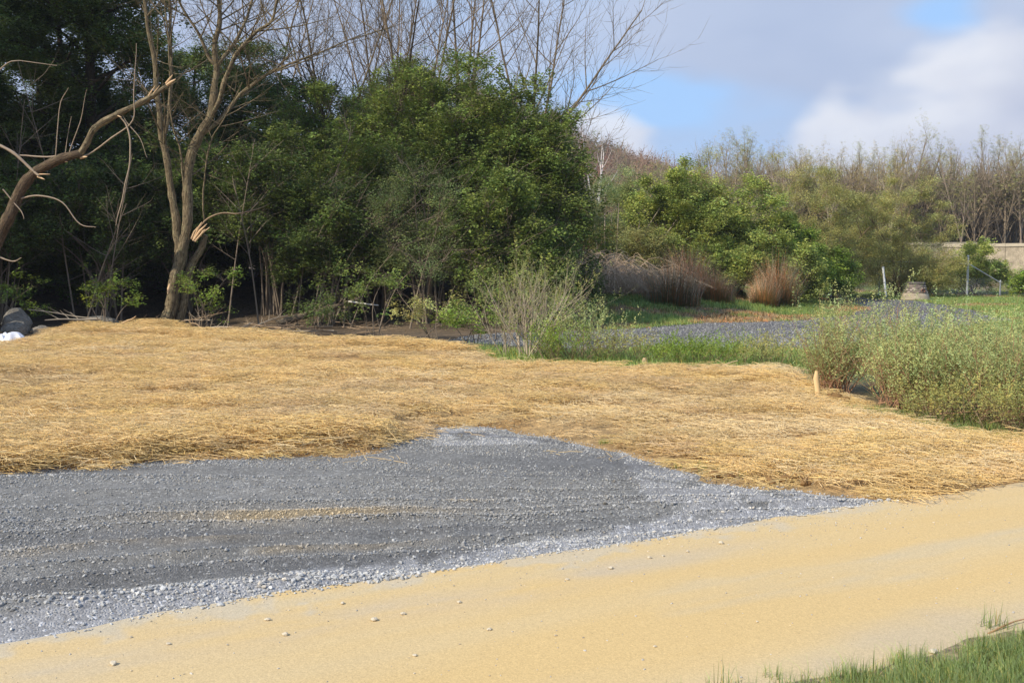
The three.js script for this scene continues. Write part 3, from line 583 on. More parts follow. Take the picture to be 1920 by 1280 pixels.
// the forked maple at the edge of the straw
{
  const r = RNG(501), root = thing('maple_tree', 'bare maple with forked grey trunk and torn limb behind the straw', 'tree', [-7.98, H(-7.98, -24.2) - 0.12, -24.2]);
  const LIMBS = [
    [[-0.06, -0.1, 0.2], [-0.02, 0.12, 0.165], [0.12, 0.74, 0.15], [0.26, 1.48, 0.141], [0.37, 1.91, 0.135], [0.47, 2.21, 0.12]],
    [[0.34, 1.94, 0.104], [0.26, 2.78, 0.092], [0.21, 3.23, 0.086], [0.08, 4.19, 0.08], [0.01, 4.59, 0.074], [-0.05, 5.29, 0.061], [-0.16, 6.42, 0.052], [-0.29, 7.26, 0.043], [-0.32, 8.18, 0.037], [-0.3, 9.6, 0.02]],
    [[0.02, 4.5, 0.055], [0.08, 4.59, 0.047], [0.18, 5.72, 0.042], [0.17, 6.6, 0.037], [0.13, 7.47, 0.031], [0.07, 8.3, 0.025], [0.1, 9.4, 0.012]],
    [[0.42, 2.09, 0.117], [0.49, 2.34, 0.117], [0.55, 3.23, 0.111], [0.63, 4.01, 0.106], [0.83, 4.48, 0.101], [1.13, 5.04, 0.091], [1.22, 5.51, 0.084], [1.24, 6, 0.076], [1.28, 6.2, 0.071]],
    [[1.28, 6.15, 0.066], [1.28, 6.6, 0.057], [1.36, 7.12, 0.052], [1.37, 7.47, 0.047], [1.41, 8.41, 0.037], [1.5, 9.8, 0.015]],
    [[1.27, 6.13, 0.044], [1.16, 6.28, 0.042], [0.96, 6.78, 0.034], [0.68, 7.26, 0.028], [0.54, 7.53, 0.025], [0.42, 8.18, 0.02], [0.4, 9, 0.01]],
    [[1.28, 6.15, 0.049], [1.41, 6.28, 0.044], [1.78, 6.85, 0.037], [1.97, 7.3, 0.031], [2.16, 8.18, 0.025], [2.3, 9.2, 0.01]],
    [[1.05, 4.86, 0.066], [1.36, 5.37, 0.059], [1.55, 5.89, 0.054], [1.88, 6.46, 0.047], [2.28, 6.81, 0.039], [2.65, 7.05, 0.034], [2.79, 7.47, 0.029], [2.94, 8.06, 0.025], [3.1, 9, 0.01]],
    [[0.89, 4.56, 0.057], [1.31, 4.94, 0.052], [1.64, 5.37, 0.047], [1.97, 5.72, 0.041], [2.49, 6.07, 0.033], [3.15, 6.35, 0.026], [3.88, 6.65, 0.018], [4.73, 7.06, 0.008]],
    [[0.57, 2.53, 0.037], [0.49, 3.76, 0.034], [0.46, 4.19, 0.032], [0.29, 5.01, 0.029], [0.31, 6.42, 0.025], [0.26, 7.47, 0.02], [0.3, 8.4, 0.008]],
    [[0.91, 2.57, 0.029], [0.92, 3.05, 0.028], [1.04, 3.94, 0.026], [1.19, 4.48, 0.023], [1.56, 5.01, 0.018], [1.94, 5.72, 0.012]],
    [[0.24, -0.1, 0.13], [0.22, 0.1, 0.111], [0.38, 0.89, 0.104], [0.51, 1.55, 0.098], [0.66, 1.84, 0.086], [0.78, 2.05, 0.08], [0.89, 2.33, 0.06]],
  ];
  const zs = [0, 0, -0.12, 0, 0.06, 0.2, -0.15, 0.18, -0.2, 0.08, 0.1, -0.06], trunk = new Geo(), second = new Geo(), br = new Geo();
  LIMBS.forEach((L, i) => {
    const [P, rr] = limb(i === 0 ? trunk : i === 11 ? second : br, L, i === 11 ? -0.1 : 0, zs[i]);
    if (i === 0 || i === 11) return;
    const n = i === 3 ? 2 : [7, 8].includes(i) ? 18 : i === 1 || i === 2 ? 9 : 12;
    for (let k = 0; k < n; k++) {
      const t = 0.3 + 0.7 * (k + r()) / n, p = ALONG(P, t), q = ALONG(P, Math.min(1, t + 0.04)).sub(ALONG(P, Math.max(0, t - 0.04))).normalize(), a = r() * 6.28;
      if (p.y < 3.4) continue;
      const d = q.multiplyScalar(0.6).add(V3(Math.cos(a) * 0.95 + 0.1, 0.25 * gauss(r), Math.sin(a) * 0.95)).normalize();
      grow(br, p, d, 0.9 + 0.9 * r(), Math.max(0.011, Math.min(0.02, rr[Math.floor(t * (rr.length - 1))] * 0.55)), 0, { levels: 2, seg: [0.25, 0.2, 0.15], lift: [0.2, 0.25, 0.2], wob: 0.15, kids: [5, 4], from: [0.2, 0.2], ratio: [0.6, 0.55], ang: 0.95, taper: 0.4, thin: 0.6, maxSides: 5 }, r, []);
    }
  });
  mesh('trunk', trunk.build(), BARK.maple, root); mesh('trunk', second.build(), BARK.maple, root); mesh('limbs', br.build(), BARK.maple, root);
  const torn = new Geo();
  limb(torn, [[0.67, 2.21, 0.03], [0.94, 2.65, 0.028], [1.34, 2.82, 0.025], [1.7, 2.82, 0.022], [2.14, 2.91, 0.017], [2.48, 3.05, 0.006]], 0, 0.1);
  mesh('torn_branch', torn.build(), BARK.tan, root);
    for (const [x0, y0, x1, y1, w] of [[0.68, 2.2, 1.02, 2.58, 0.035], [0.7, 2.26, 0.9, 2.62, 0.03], [0.72, 2.18, 1.08, 2.5, 0.028], [0.64, 2.24, 0.8, 2.5, 0.03], [0.85, 2.3, 0.98, 2.46, 0.03]]) { const sp = new Geo(); sp.tube([V3(x0, y0, 0.06), V3((x0 + x1) / 2, (y0 + y1) / 2 + 0.03, 0.1), V3(x1, y1, 0.11)], [w, w * 0.8, w * 0.25], 4, true); mesh('splinter', sp.build(), BARK.raw, root); }
  const scar = new Geo(); scar.tube([V3(0.09, 0.98, 0.115), V3(0.115, 1.1, 0.122), V3(0.14, 1.24, 0.112)], [0.012, 0.04, 0.01], 6, true); mesh('bark_scar', scar.build(), BARK.raw, root);
}
// the leaning tree with the snapped limb
{
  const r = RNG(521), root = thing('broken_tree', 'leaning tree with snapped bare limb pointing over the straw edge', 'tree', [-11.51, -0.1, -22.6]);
  const L = [
    [[-0.14, -0.24, 0.2], [0.3, 1.71, 0.149], [0.68, 2.62, 0.132], [0.89, 3.02, 0.12], [1.2, 3.45, 0.109], [1.52, 3.72, 0.103], [1.96, 3.89, 0.092], [2.33, 3.96, 0.08]],
    [[2.29, 3.93, 0.075], [2.44, 4.19, 0.071], [2.62, 4.51, 0.071], [3.07, 4.78, 0.067], [3.57, 5.02, 0.06], [3.95, 5.25, 0.055], [4.25, 5.46, 0.045]],
    [[-0.4, 4.5, 0.045], [0.29, 4.26, 0.039], [0.62, 4.16, 0.037], [0.92, 3.99, 0.034], [1.14, 3.79, 0.032], [1.44, 3.52, 0.028]],
    [[1.02, 3.95, 0.025], [1.62, 3.92, 0.025], [2.07, 3.96, 0.024], [2.36, 3.92, 0.023], [2.99, 4.32, 0.022], [3.46, 4.68, 0.02], [3.51, 5.25, 0.016], [3.61, 6.27, 0.008]],
    [[3.17, 4.78, 0.025], [3.32, 4.58, 0.025], [3.41, 4.02, 0.023], [3.33, 3.52, 0.021], [3.18, 2.88, 0.018], [3.08, 2.46, 0.008]],
    [[1.81, 3.93, 0.016], [2, 5.05, 0.013], [2.16, 5.35, 0.006]], [[1.98, 3.93, 0.014], [2.13, 4.78, 0.006]], [[2.08, 3.98, 0.015], [2.39, 4.78, 0.011], [2.53, 5.32, 0.005]],
    [[0.66, 3.23, 0.023], [0.79, 3.06, 0.021], [1.02, 2.79, 0.017], [1.1, 2.6, 0.008]], [[0.89, 3.02, 0.028], [1.38, 3.1, 0.025], [1.9, 2.96, 0.022], [2.25, 2.5, 0.017], [2.59, 2.43, 0.008]],
    [[0.3, 1.9, 0.03], [0.62, 1.75, 0.025], [0.85, 1.7, 0.02], [1.0, 1.78, 0.008]], [[0.2, 2.6, 0.025], [0.5, 3.4, 0.02], [0.45, 4.6, 0.016], [0.7, 5.6, 0.008]],
    [[3.2, 4.85, 0.012], [3.34, 4.62, 0.014], [3.6, 4.3, 0.012], [3.75, 3.9, 0.006]], [[0.0, 5.3, 0.03], [0.6, 5.65, 0.025], [0.95, 5.9, 0.015], [1.9, 5.82, 0.006]],
  ];
  const t = new Geo(), s = new Geo(), w = new Geo();
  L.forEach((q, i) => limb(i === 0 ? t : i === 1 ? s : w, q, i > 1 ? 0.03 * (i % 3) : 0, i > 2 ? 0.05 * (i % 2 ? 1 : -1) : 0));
  mesh('trunk', t.build(), barkMat(rgb(0.24, 0.18, 0.13), 0.6), root); mesh('snapped_limb', s.build(), BARK.maple, root); mesh('side_branches', w.build(), std(rgb(0.36, 0.28, 0.2)), root);  // trunk bark coloured darker than the limb to paint in the shade of the wood
  for (const [x, y, dx, dy, k] of [[4.2, 5.42, 0.2, 0.12, 0.035], [4.18, 5.45, 0.16, 0.18, 0.025], [3.8, 5.18, 0.16, 0.22, 0.02], [3.84, 5.15, 0.22, 0.26, 0.014], [1.94, 3.84, 0.12, -0.03, 0.03], [2.32, 3.9, 0.16, 0.02, 0.035], [1.4, 3.5, 0.16, -0.06, 0.025], [1.42, 3.55, 0.26, 0.0, 0.014], [3.1, 4.8, 0.14, -0.06, 0.02]]) { const raw = new Geo(); raw.tube([V3(x, y, 0.03), V3(x + dx * 0.5, y + dy * 0.5, 0.05), V3(x + dx, y + dy, 0.06)], [k, k * 0.85, k * 0.2], 4, true); mesh('splinter', raw.build(), BARK.raw, root); }
}
console.log('maple done');

// the wood at the back of the straw
{
  const G = 'tall leafy trees of the dark wood', L = (k) => k;
  const tall = [
    [-19.5, -22.6, 22, 4.8, 'tall dark leafy tree at the outer end of the wood'], [-25, -19.0, 22, 4.8, 'tall dark leafy tree standing out beyond the end of the wood'], [-15.6, -27.5, 12.5, 3.2, 'dark leafy tree behind the leaning broken tree'],
    [-13.6, -32, 13, 3.3, 'dark leafy tree with a hidden trunk behind the snapped limb'], [-11.7, -30, 14, 3.2, 'thick trunked dark tree between the snapped limb and the maple'], [-9.2, -36, 7.5, 2.8, 'dark leafy tree deep in the wood behind the maple'],
    [-7.0, -33.5, 6.4, 2.6, 'low dark leafy tree filling the gap behind the maple fork'], [-4.6, -36, 6.6, 2.6, 'small dark leafy tree in the wood under the bare crowns'], [-18, -33, 14, 3.4, 'tall dark leafy tree at the back of the wood'],
    [-31, -14.8, 22, 4.8, 'tall dark leafy tree at the outermost corner of the wood'], [-22.5, -27, 14, 3.6, 'tall dark leafy tree in the second rank of the wood end'], [-16.5, -37.5, 12, 3.4, 'dark leafy tree in the hindmost rank behind the snapped limb'], [-12.2, -40, 9, 3.4, 'dark leafy tree in the hindmost rank behind the thick trunk'], [-1.2, -37, 6.6, 2.6, 'small dark leafy tree hidden behind the thicket crest'],
  ];
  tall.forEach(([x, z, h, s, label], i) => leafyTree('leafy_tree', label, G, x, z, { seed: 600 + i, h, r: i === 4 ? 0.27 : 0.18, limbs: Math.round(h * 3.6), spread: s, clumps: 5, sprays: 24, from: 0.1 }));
  const S = 'shrubs along the edge of the wood';
  const list = [   // x, z, height, radius, foot of the foliage, leaf, label
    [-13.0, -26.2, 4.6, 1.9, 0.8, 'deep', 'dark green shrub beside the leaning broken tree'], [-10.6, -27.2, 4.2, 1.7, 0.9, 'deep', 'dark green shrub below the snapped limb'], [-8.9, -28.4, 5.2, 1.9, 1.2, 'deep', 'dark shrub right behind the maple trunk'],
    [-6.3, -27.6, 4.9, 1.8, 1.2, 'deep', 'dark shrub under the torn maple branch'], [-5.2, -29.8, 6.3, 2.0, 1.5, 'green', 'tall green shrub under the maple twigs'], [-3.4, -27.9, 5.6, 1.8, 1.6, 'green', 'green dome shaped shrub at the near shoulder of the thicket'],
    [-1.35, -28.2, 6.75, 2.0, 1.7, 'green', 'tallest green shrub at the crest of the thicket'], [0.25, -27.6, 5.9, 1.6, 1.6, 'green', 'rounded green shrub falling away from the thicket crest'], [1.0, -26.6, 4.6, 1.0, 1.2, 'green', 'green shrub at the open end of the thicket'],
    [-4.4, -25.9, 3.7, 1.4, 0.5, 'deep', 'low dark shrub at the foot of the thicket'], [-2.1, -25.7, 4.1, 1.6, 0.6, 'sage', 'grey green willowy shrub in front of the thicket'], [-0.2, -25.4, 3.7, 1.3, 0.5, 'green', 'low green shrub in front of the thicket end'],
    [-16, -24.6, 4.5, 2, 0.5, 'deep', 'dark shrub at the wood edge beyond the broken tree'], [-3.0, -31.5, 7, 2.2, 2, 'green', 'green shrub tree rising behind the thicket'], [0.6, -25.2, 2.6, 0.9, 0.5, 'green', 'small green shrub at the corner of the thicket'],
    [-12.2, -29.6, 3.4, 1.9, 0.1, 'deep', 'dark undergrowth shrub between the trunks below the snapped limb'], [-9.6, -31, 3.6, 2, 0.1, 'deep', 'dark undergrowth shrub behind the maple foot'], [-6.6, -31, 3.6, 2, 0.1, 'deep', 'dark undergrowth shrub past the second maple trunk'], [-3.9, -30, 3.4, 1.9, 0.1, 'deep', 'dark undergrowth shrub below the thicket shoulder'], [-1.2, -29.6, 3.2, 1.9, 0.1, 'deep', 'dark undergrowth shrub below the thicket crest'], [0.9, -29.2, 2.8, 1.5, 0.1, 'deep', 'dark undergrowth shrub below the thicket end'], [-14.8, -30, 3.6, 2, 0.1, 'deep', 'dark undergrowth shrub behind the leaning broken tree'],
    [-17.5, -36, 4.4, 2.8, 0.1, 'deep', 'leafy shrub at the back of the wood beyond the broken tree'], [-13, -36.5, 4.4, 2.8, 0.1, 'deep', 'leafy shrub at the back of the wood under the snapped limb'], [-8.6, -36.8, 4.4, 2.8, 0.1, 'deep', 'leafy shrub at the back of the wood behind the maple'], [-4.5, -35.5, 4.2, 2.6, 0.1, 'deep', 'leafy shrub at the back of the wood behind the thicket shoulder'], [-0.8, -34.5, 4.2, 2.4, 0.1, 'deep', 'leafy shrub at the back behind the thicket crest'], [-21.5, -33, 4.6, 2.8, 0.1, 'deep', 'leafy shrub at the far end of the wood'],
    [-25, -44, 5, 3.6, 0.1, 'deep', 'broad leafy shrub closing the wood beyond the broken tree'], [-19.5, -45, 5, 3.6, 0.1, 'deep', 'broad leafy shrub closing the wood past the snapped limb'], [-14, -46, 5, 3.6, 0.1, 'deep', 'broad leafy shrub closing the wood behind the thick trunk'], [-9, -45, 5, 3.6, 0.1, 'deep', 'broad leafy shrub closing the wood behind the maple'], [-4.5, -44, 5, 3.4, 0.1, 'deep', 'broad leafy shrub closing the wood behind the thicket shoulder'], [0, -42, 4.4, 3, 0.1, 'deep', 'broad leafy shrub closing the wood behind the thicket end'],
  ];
  LEAF.sage = leafMat(rgb(0.21, 0.27, 0.09));
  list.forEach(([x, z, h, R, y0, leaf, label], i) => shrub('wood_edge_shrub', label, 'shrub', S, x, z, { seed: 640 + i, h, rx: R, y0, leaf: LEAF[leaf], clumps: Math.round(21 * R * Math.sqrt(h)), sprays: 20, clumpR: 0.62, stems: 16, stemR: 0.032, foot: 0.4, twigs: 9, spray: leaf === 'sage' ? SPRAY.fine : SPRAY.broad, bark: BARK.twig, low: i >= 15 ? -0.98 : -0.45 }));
  const U = 'leafy saplings at the foot of the wood';
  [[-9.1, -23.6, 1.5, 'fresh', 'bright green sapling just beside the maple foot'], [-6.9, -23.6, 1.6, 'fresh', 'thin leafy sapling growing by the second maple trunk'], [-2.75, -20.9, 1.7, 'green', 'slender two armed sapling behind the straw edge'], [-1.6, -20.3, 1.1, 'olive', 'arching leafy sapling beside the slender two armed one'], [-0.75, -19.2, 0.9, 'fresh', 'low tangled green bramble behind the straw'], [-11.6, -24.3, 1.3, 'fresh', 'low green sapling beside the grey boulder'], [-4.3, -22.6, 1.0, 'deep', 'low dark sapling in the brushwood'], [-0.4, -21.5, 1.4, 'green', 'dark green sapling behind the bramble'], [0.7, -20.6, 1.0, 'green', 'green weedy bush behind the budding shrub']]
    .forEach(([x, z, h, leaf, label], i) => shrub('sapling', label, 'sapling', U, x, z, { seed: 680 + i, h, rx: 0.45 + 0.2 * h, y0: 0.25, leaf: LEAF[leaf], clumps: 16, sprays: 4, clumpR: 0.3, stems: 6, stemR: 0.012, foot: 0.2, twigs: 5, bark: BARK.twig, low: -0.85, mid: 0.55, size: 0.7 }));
  // bare stems that arch out of the thicket
  const A = 'arching bare stems under the thicket', r = RNG(690);
  [[-4.9, -25.6, 1.7, 2.6], [-4.5, -25.5, 2.4, 2.7], [-3.9, -25.1, 2.9, 2.2], [-3.2, -25.0, 2.6, 1.9], [-5.3, -25.8, 1.3, 3.0], [-1.7, -24.9, 1.8, 1.8], [-4.2, -25.9, 3.4, 3.0]].forEach(([x, z, dx, h], i) => {
    const root = thing('arching_stem', 'long bare stem bowing over at the dark foot of the thicket', 'stem', [x, H(x, z) - 0.05, z], 0, A), g = new Geo(), P = spline([V3(0, 0, 0), V3(dx * 0.22, h * 0.62, 0.1), V3(dx * 0.6, h, 0.2), V3(dx, h * (0.78 + 0.2 * r()), 0.3)], 14);
    g.tube(P, P.map((_, k) => 0.017 * (1 - 0.8 * k / 14)), 5); mesh('stem', g.build(), BARK.stem, root);
    const w = new Geo(); for (let k = 0; k < 7; k++) grow(w, ALONG(P, 0.35 + 0.62 * r()), V3(0.6, 0.3 + 0.5 * gauss(r), gauss(r) * 0.6).normalize(), 0.8 + 0.6 * r(), 0.009, 0, { levels: 1, seg: [0.15, 0.12], lift: [0.1, 0.1], wob: 0.12, kids: [4], from: [0.25], ratio: [0.55], ang: 0.6, maxSides: 4 }, r, []);
    mesh('twigs', w.build(), BARK.stem, root).userData.kind = 'stuff';
  });
  // slim dead poles standing in the wood
  [[-12.4, -25.6, 5.5, 0.2], [-10.9, -26.2, 6.5, -0.25], [-9.9, -25.4, 4.2, 0.3], [-7.0, -25.8, 4.6, 0.25], [-6.1, -25.3, 3.6, -0.2], [-5.6, -26.4, 5.0, 0.5], [-13.2, -25.0, 4.0, -0.4], [-10.2, -25.0, 3.0, 0.55], [-2.4, -24.6, 2.4, 0.4]].forEach(([x, z, h, ln], i) => {
    const root = thing('dead_sapling', 'slim leafless dead sapling standing in the shade of the wood', 'sapling', [x, H(x, z) - 0.05, z], 0, 'dead saplings in the wood'), g = new Geo(), w = new Geo(), P = spline([V3(0, 0, 0), V3(ln * h * 0.25, h * 0.45, 0), V3(ln * h * 0.7, h, 0.2)], 10);
    g.tube(P, P.map((_, k) => 0.026 * (1 - 0.75 * k / 10)), 5); mesh('trunk', g.build(), BARK.twig, root);
    for (let k = 0; k < 10; k++) grow(w, ALONG(P, 0.15 + 0.8 * r()), V3(gauss(r), 0.3 + 0.3 * r(), gauss(r)).normalize(), 0.7 + 0.6 * r(), 0.01, 0, { levels: 1, seg: [0.15, 0.12], lift: [0.1, 0.1], wob: 0.15, kids: [4], from: [0.25], ratio: [0.55], ang: 0.8, maxSides: 4 }, r, []);
    mesh('twigs', w.build(), BARK.twig, root).userData.kind = 'stuff';
  });
  const B = 'bare crowned trees behind the thicket';
  [[-2.9, -33, 11.5, 3.2, [0, 0], 'bare tree with twin stems rising out of the thicket'], [-0.2, -32, 10.5, 3.6, [1.8, 0], 'bare tree with slender stems fanning over the thicket end'], [-1.6, -37, 14, 5, [0, 0], 'straight bare tree behind the thicket crest'], [-6.6, -38, 12.5, 3.6, [0, 0], 'bare twiggy tree behind the low dark trees'], [-9.5, -41, 14, 4, [0, 0], 'bare tree behind the maple crown'], [0.9, -30.5, 5.8, 2.2, [0.9, 0], 'small bare tree leaning out of the thicket end'], [-5.0, -42, 13, 4, [0, 0], 'bare grey tree far back between the maple and thicket'], [-4.4, -31, 8.8, 2.6, [-0.6, 0], 'dark limbed bare tree spreading below the maple twigs']]
    .forEach(([x, z, h, fork, lean, label], i) => bareTree('bare_tree', label, B, x, z, { seed: 700 + i, h, fork, r: i === 5 ? 0.035 : 0.095, stems: i === 2 ? 3 : 4, open: [0.35, 0.5, 0.25, 0.5, 0.4, 0.5, 0.4, 0.7][i], lean, bark: i === 7 ? BARK.dark : i % 2 ? barkMat(rgb(0.5, 0.43, 0.35)) : barkMat(rgb(0.55, 0.46, 0.38)), grow: { kids: i === 5 ? [6, 5, 3] : [10, 6, 4], ratio: [0.4, 0.5, 0.5], minR: 0.0055 } }));
}
console.log('wood done');

// the budding shrub before the wood and its low neighbours
function stemShrub(name, label, group, x, z, o) {
  const r = RNG(o.seed), root = thing(name, label, 'shrub', [x, H(x, z) - 0.02, z], 0, group), g = new Geo(), tips = [];
  for (let i = 0; i < o.stems; i++) {
    const a = r() * 6.28, s = o.open * Math.sqrt(r()), b = V3(gauss(r) * o.foot * (o.footX ?? 1), 0, gauss(r) * o.foot);
    const d = V3(Math.cos(a) * s + (o.lean ?? 0), 1, Math.sin(a) * s).normalize();
    grow(g, b, d, o.h * (0.6 + 0.5 * r()), o.r * (0.6 + 0.6 * r()), 0, { levels: o.levels ?? 1, seg: [0.16, 0.1, 0.08], lift: [o.lift ?? 0, 0.3, 0.3], wob: o.wob ?? 0.06, kids: o.kids, from: [o.from ?? 0.3, 0.2], ratio: o.ratio ?? [0.5, 0.5], ang: 0.6, taper: 0.4, thin: 0.6, maxSides: 5 }, r, tips);
  }
  mesh('stems', g.build(), o.bark, root);
  const pts = tips.filter(() => r() < o.share), list = pts.map(p => { const s = (o.size ?? 1) * (0.7 + 0.6 * r()); return [p.x, p.y, p.z, gauss(r), r() * 6.28, 0.9 + gauss(r) * 0.5, s, s, s, tintOf(r, 0.25)]; });
  scatter('foliage', (o.spray ?? SPRAY.shoot)[Math.floor(r() * 3)], o.leaf, list, root);
  return root;
}
stemShrub('budding_shrub', 'open multi stemmed shrub with pale twigs just coming into leaf', null, 0.22, -16.9, { seed: 801, h: 1.25, stems: 12, open: 1.15, lean: 0.3, foot: 0.09, r: 0.017, levels: 2, kids: [7, 5], ratio: [0.75, 0.5], lift: 0.25, share: 0.4, bark: BARK.pale, leaf: LEAF.bud, size: 0.9 });
stemShrub('budding_shrub', 'thin pale stemmed shrub beside the open budding shrub', null, -0.12, -17.2, { seed: 802, h: 0.95, stems: 7, open: 0.55, lean: -0.1, foot: 0.05, r: 0.01, levels: 2, kids: [5, 3], share: 0.5, bark: BARK.pale, leaf: LEAF.bud });
[[1.05, -16.6, 0.75, 'low leafy shrub with catkin shoots between the budding shrub and gravel lane', 'silver'], [0.75, -16.3, 0.45, 'green bramble at the foot of the budding shrub', 'fresh'], [1.6, -16.5, 0.42, 'low bramble with dry stems at the straw edge', 'olive'], [2.5, -16.2, 0.3, 'flat green weed clump along the straw edge', 'fresh'], [3.2, -16.3, 0.32, 'leafy weed clump at the grass strip', 'fresh'], [3.9, -16.1, 0.36, 'weed clump with dead stems near the willow shrubs', 'olive']]
  .forEach(([x, z, h, label, leaf], i) => stemShrub('low_bramble', label, 'brambles at the straw edge', x, z, { seed: 810 + i, h: h * 1.2, stems: 26, open: 1.2, foot: 0.3, footX: 1.4, r: 0.006, kids: [6], share: 0.8, bark: BARK.tan, leaf: LEAF[leaf], wob: 0.12, size: 1.2 }));
// willow shrubs in front of the lane
[[3.95, -12.75, 1.15, 'willow shrub behind the broken wooden stake'], [4.45, -11.85, 1.3, 'tall willow shrub next to the one behind the stake'], [4.5, -11.0, 1.05, 'willow shrub with reddish stems at the straw edge'], [5.2, -11.3, 1.2, 'full grey green willow shrub in the middle of the thicket by the lane'], [5.0, -10.4, 1.0, 'willow shrub leaning over the straw corner'], [5.7, -10.2, 1.1, 'willow shrub at the road end of the thicket'], [6.2, -11.2, 1.0, 'willow shrub at the back of the road end'], [4.25, -11.35, 0.9, 'small willow shrub between the stake and the reddish one'], [5.5, -9.7, 0.75, 'low willow shrub beside the road verge'], [4.9, -12.7, 0.85, 'willow shrub at the back facing the lane'], [5.9, -12.9, 0.85, 'willow shrub at the back facing the lawn']]
  .forEach(([x, z, h, label], i) => stemShrub('willow_shrub', label, 'grey green willow shrubs beside the straw', x, z, { seed: 830 + i, h: h * 0.82, from: 0.1, stems: 60, open: 0.75, lean: i === 4 || i === 2 ? -0.12 : 0.05, foot: 0.22, r: 0.006, kids: [9], share: 0.85, bark: BARK.red, leaf: LEAF.silver, wob: 0.06, lift: 0.05, size: 0.95 }));
[[4.75, -9.6, 0.4], [5.2, -9.2, 0.45], [4.3, -10.3, 0.3]].forEach(([x, z, h], i) => stemShrub('low_bramble', ['low green bramble spilling from the willows to the road', 'low green bramble where willows meet the road verge', 'low green bramble under the leaning willow'][i], 'brambles under the willows', x, z, { seed: 850 + i, h: h * 1.3, stems: 36, open: 1.3, foot: 0.3, r: 0.005, kids: [6], share: 0.85, bark: BARK.tan, leaf: LEAF.olive, wob: 0.12 }));

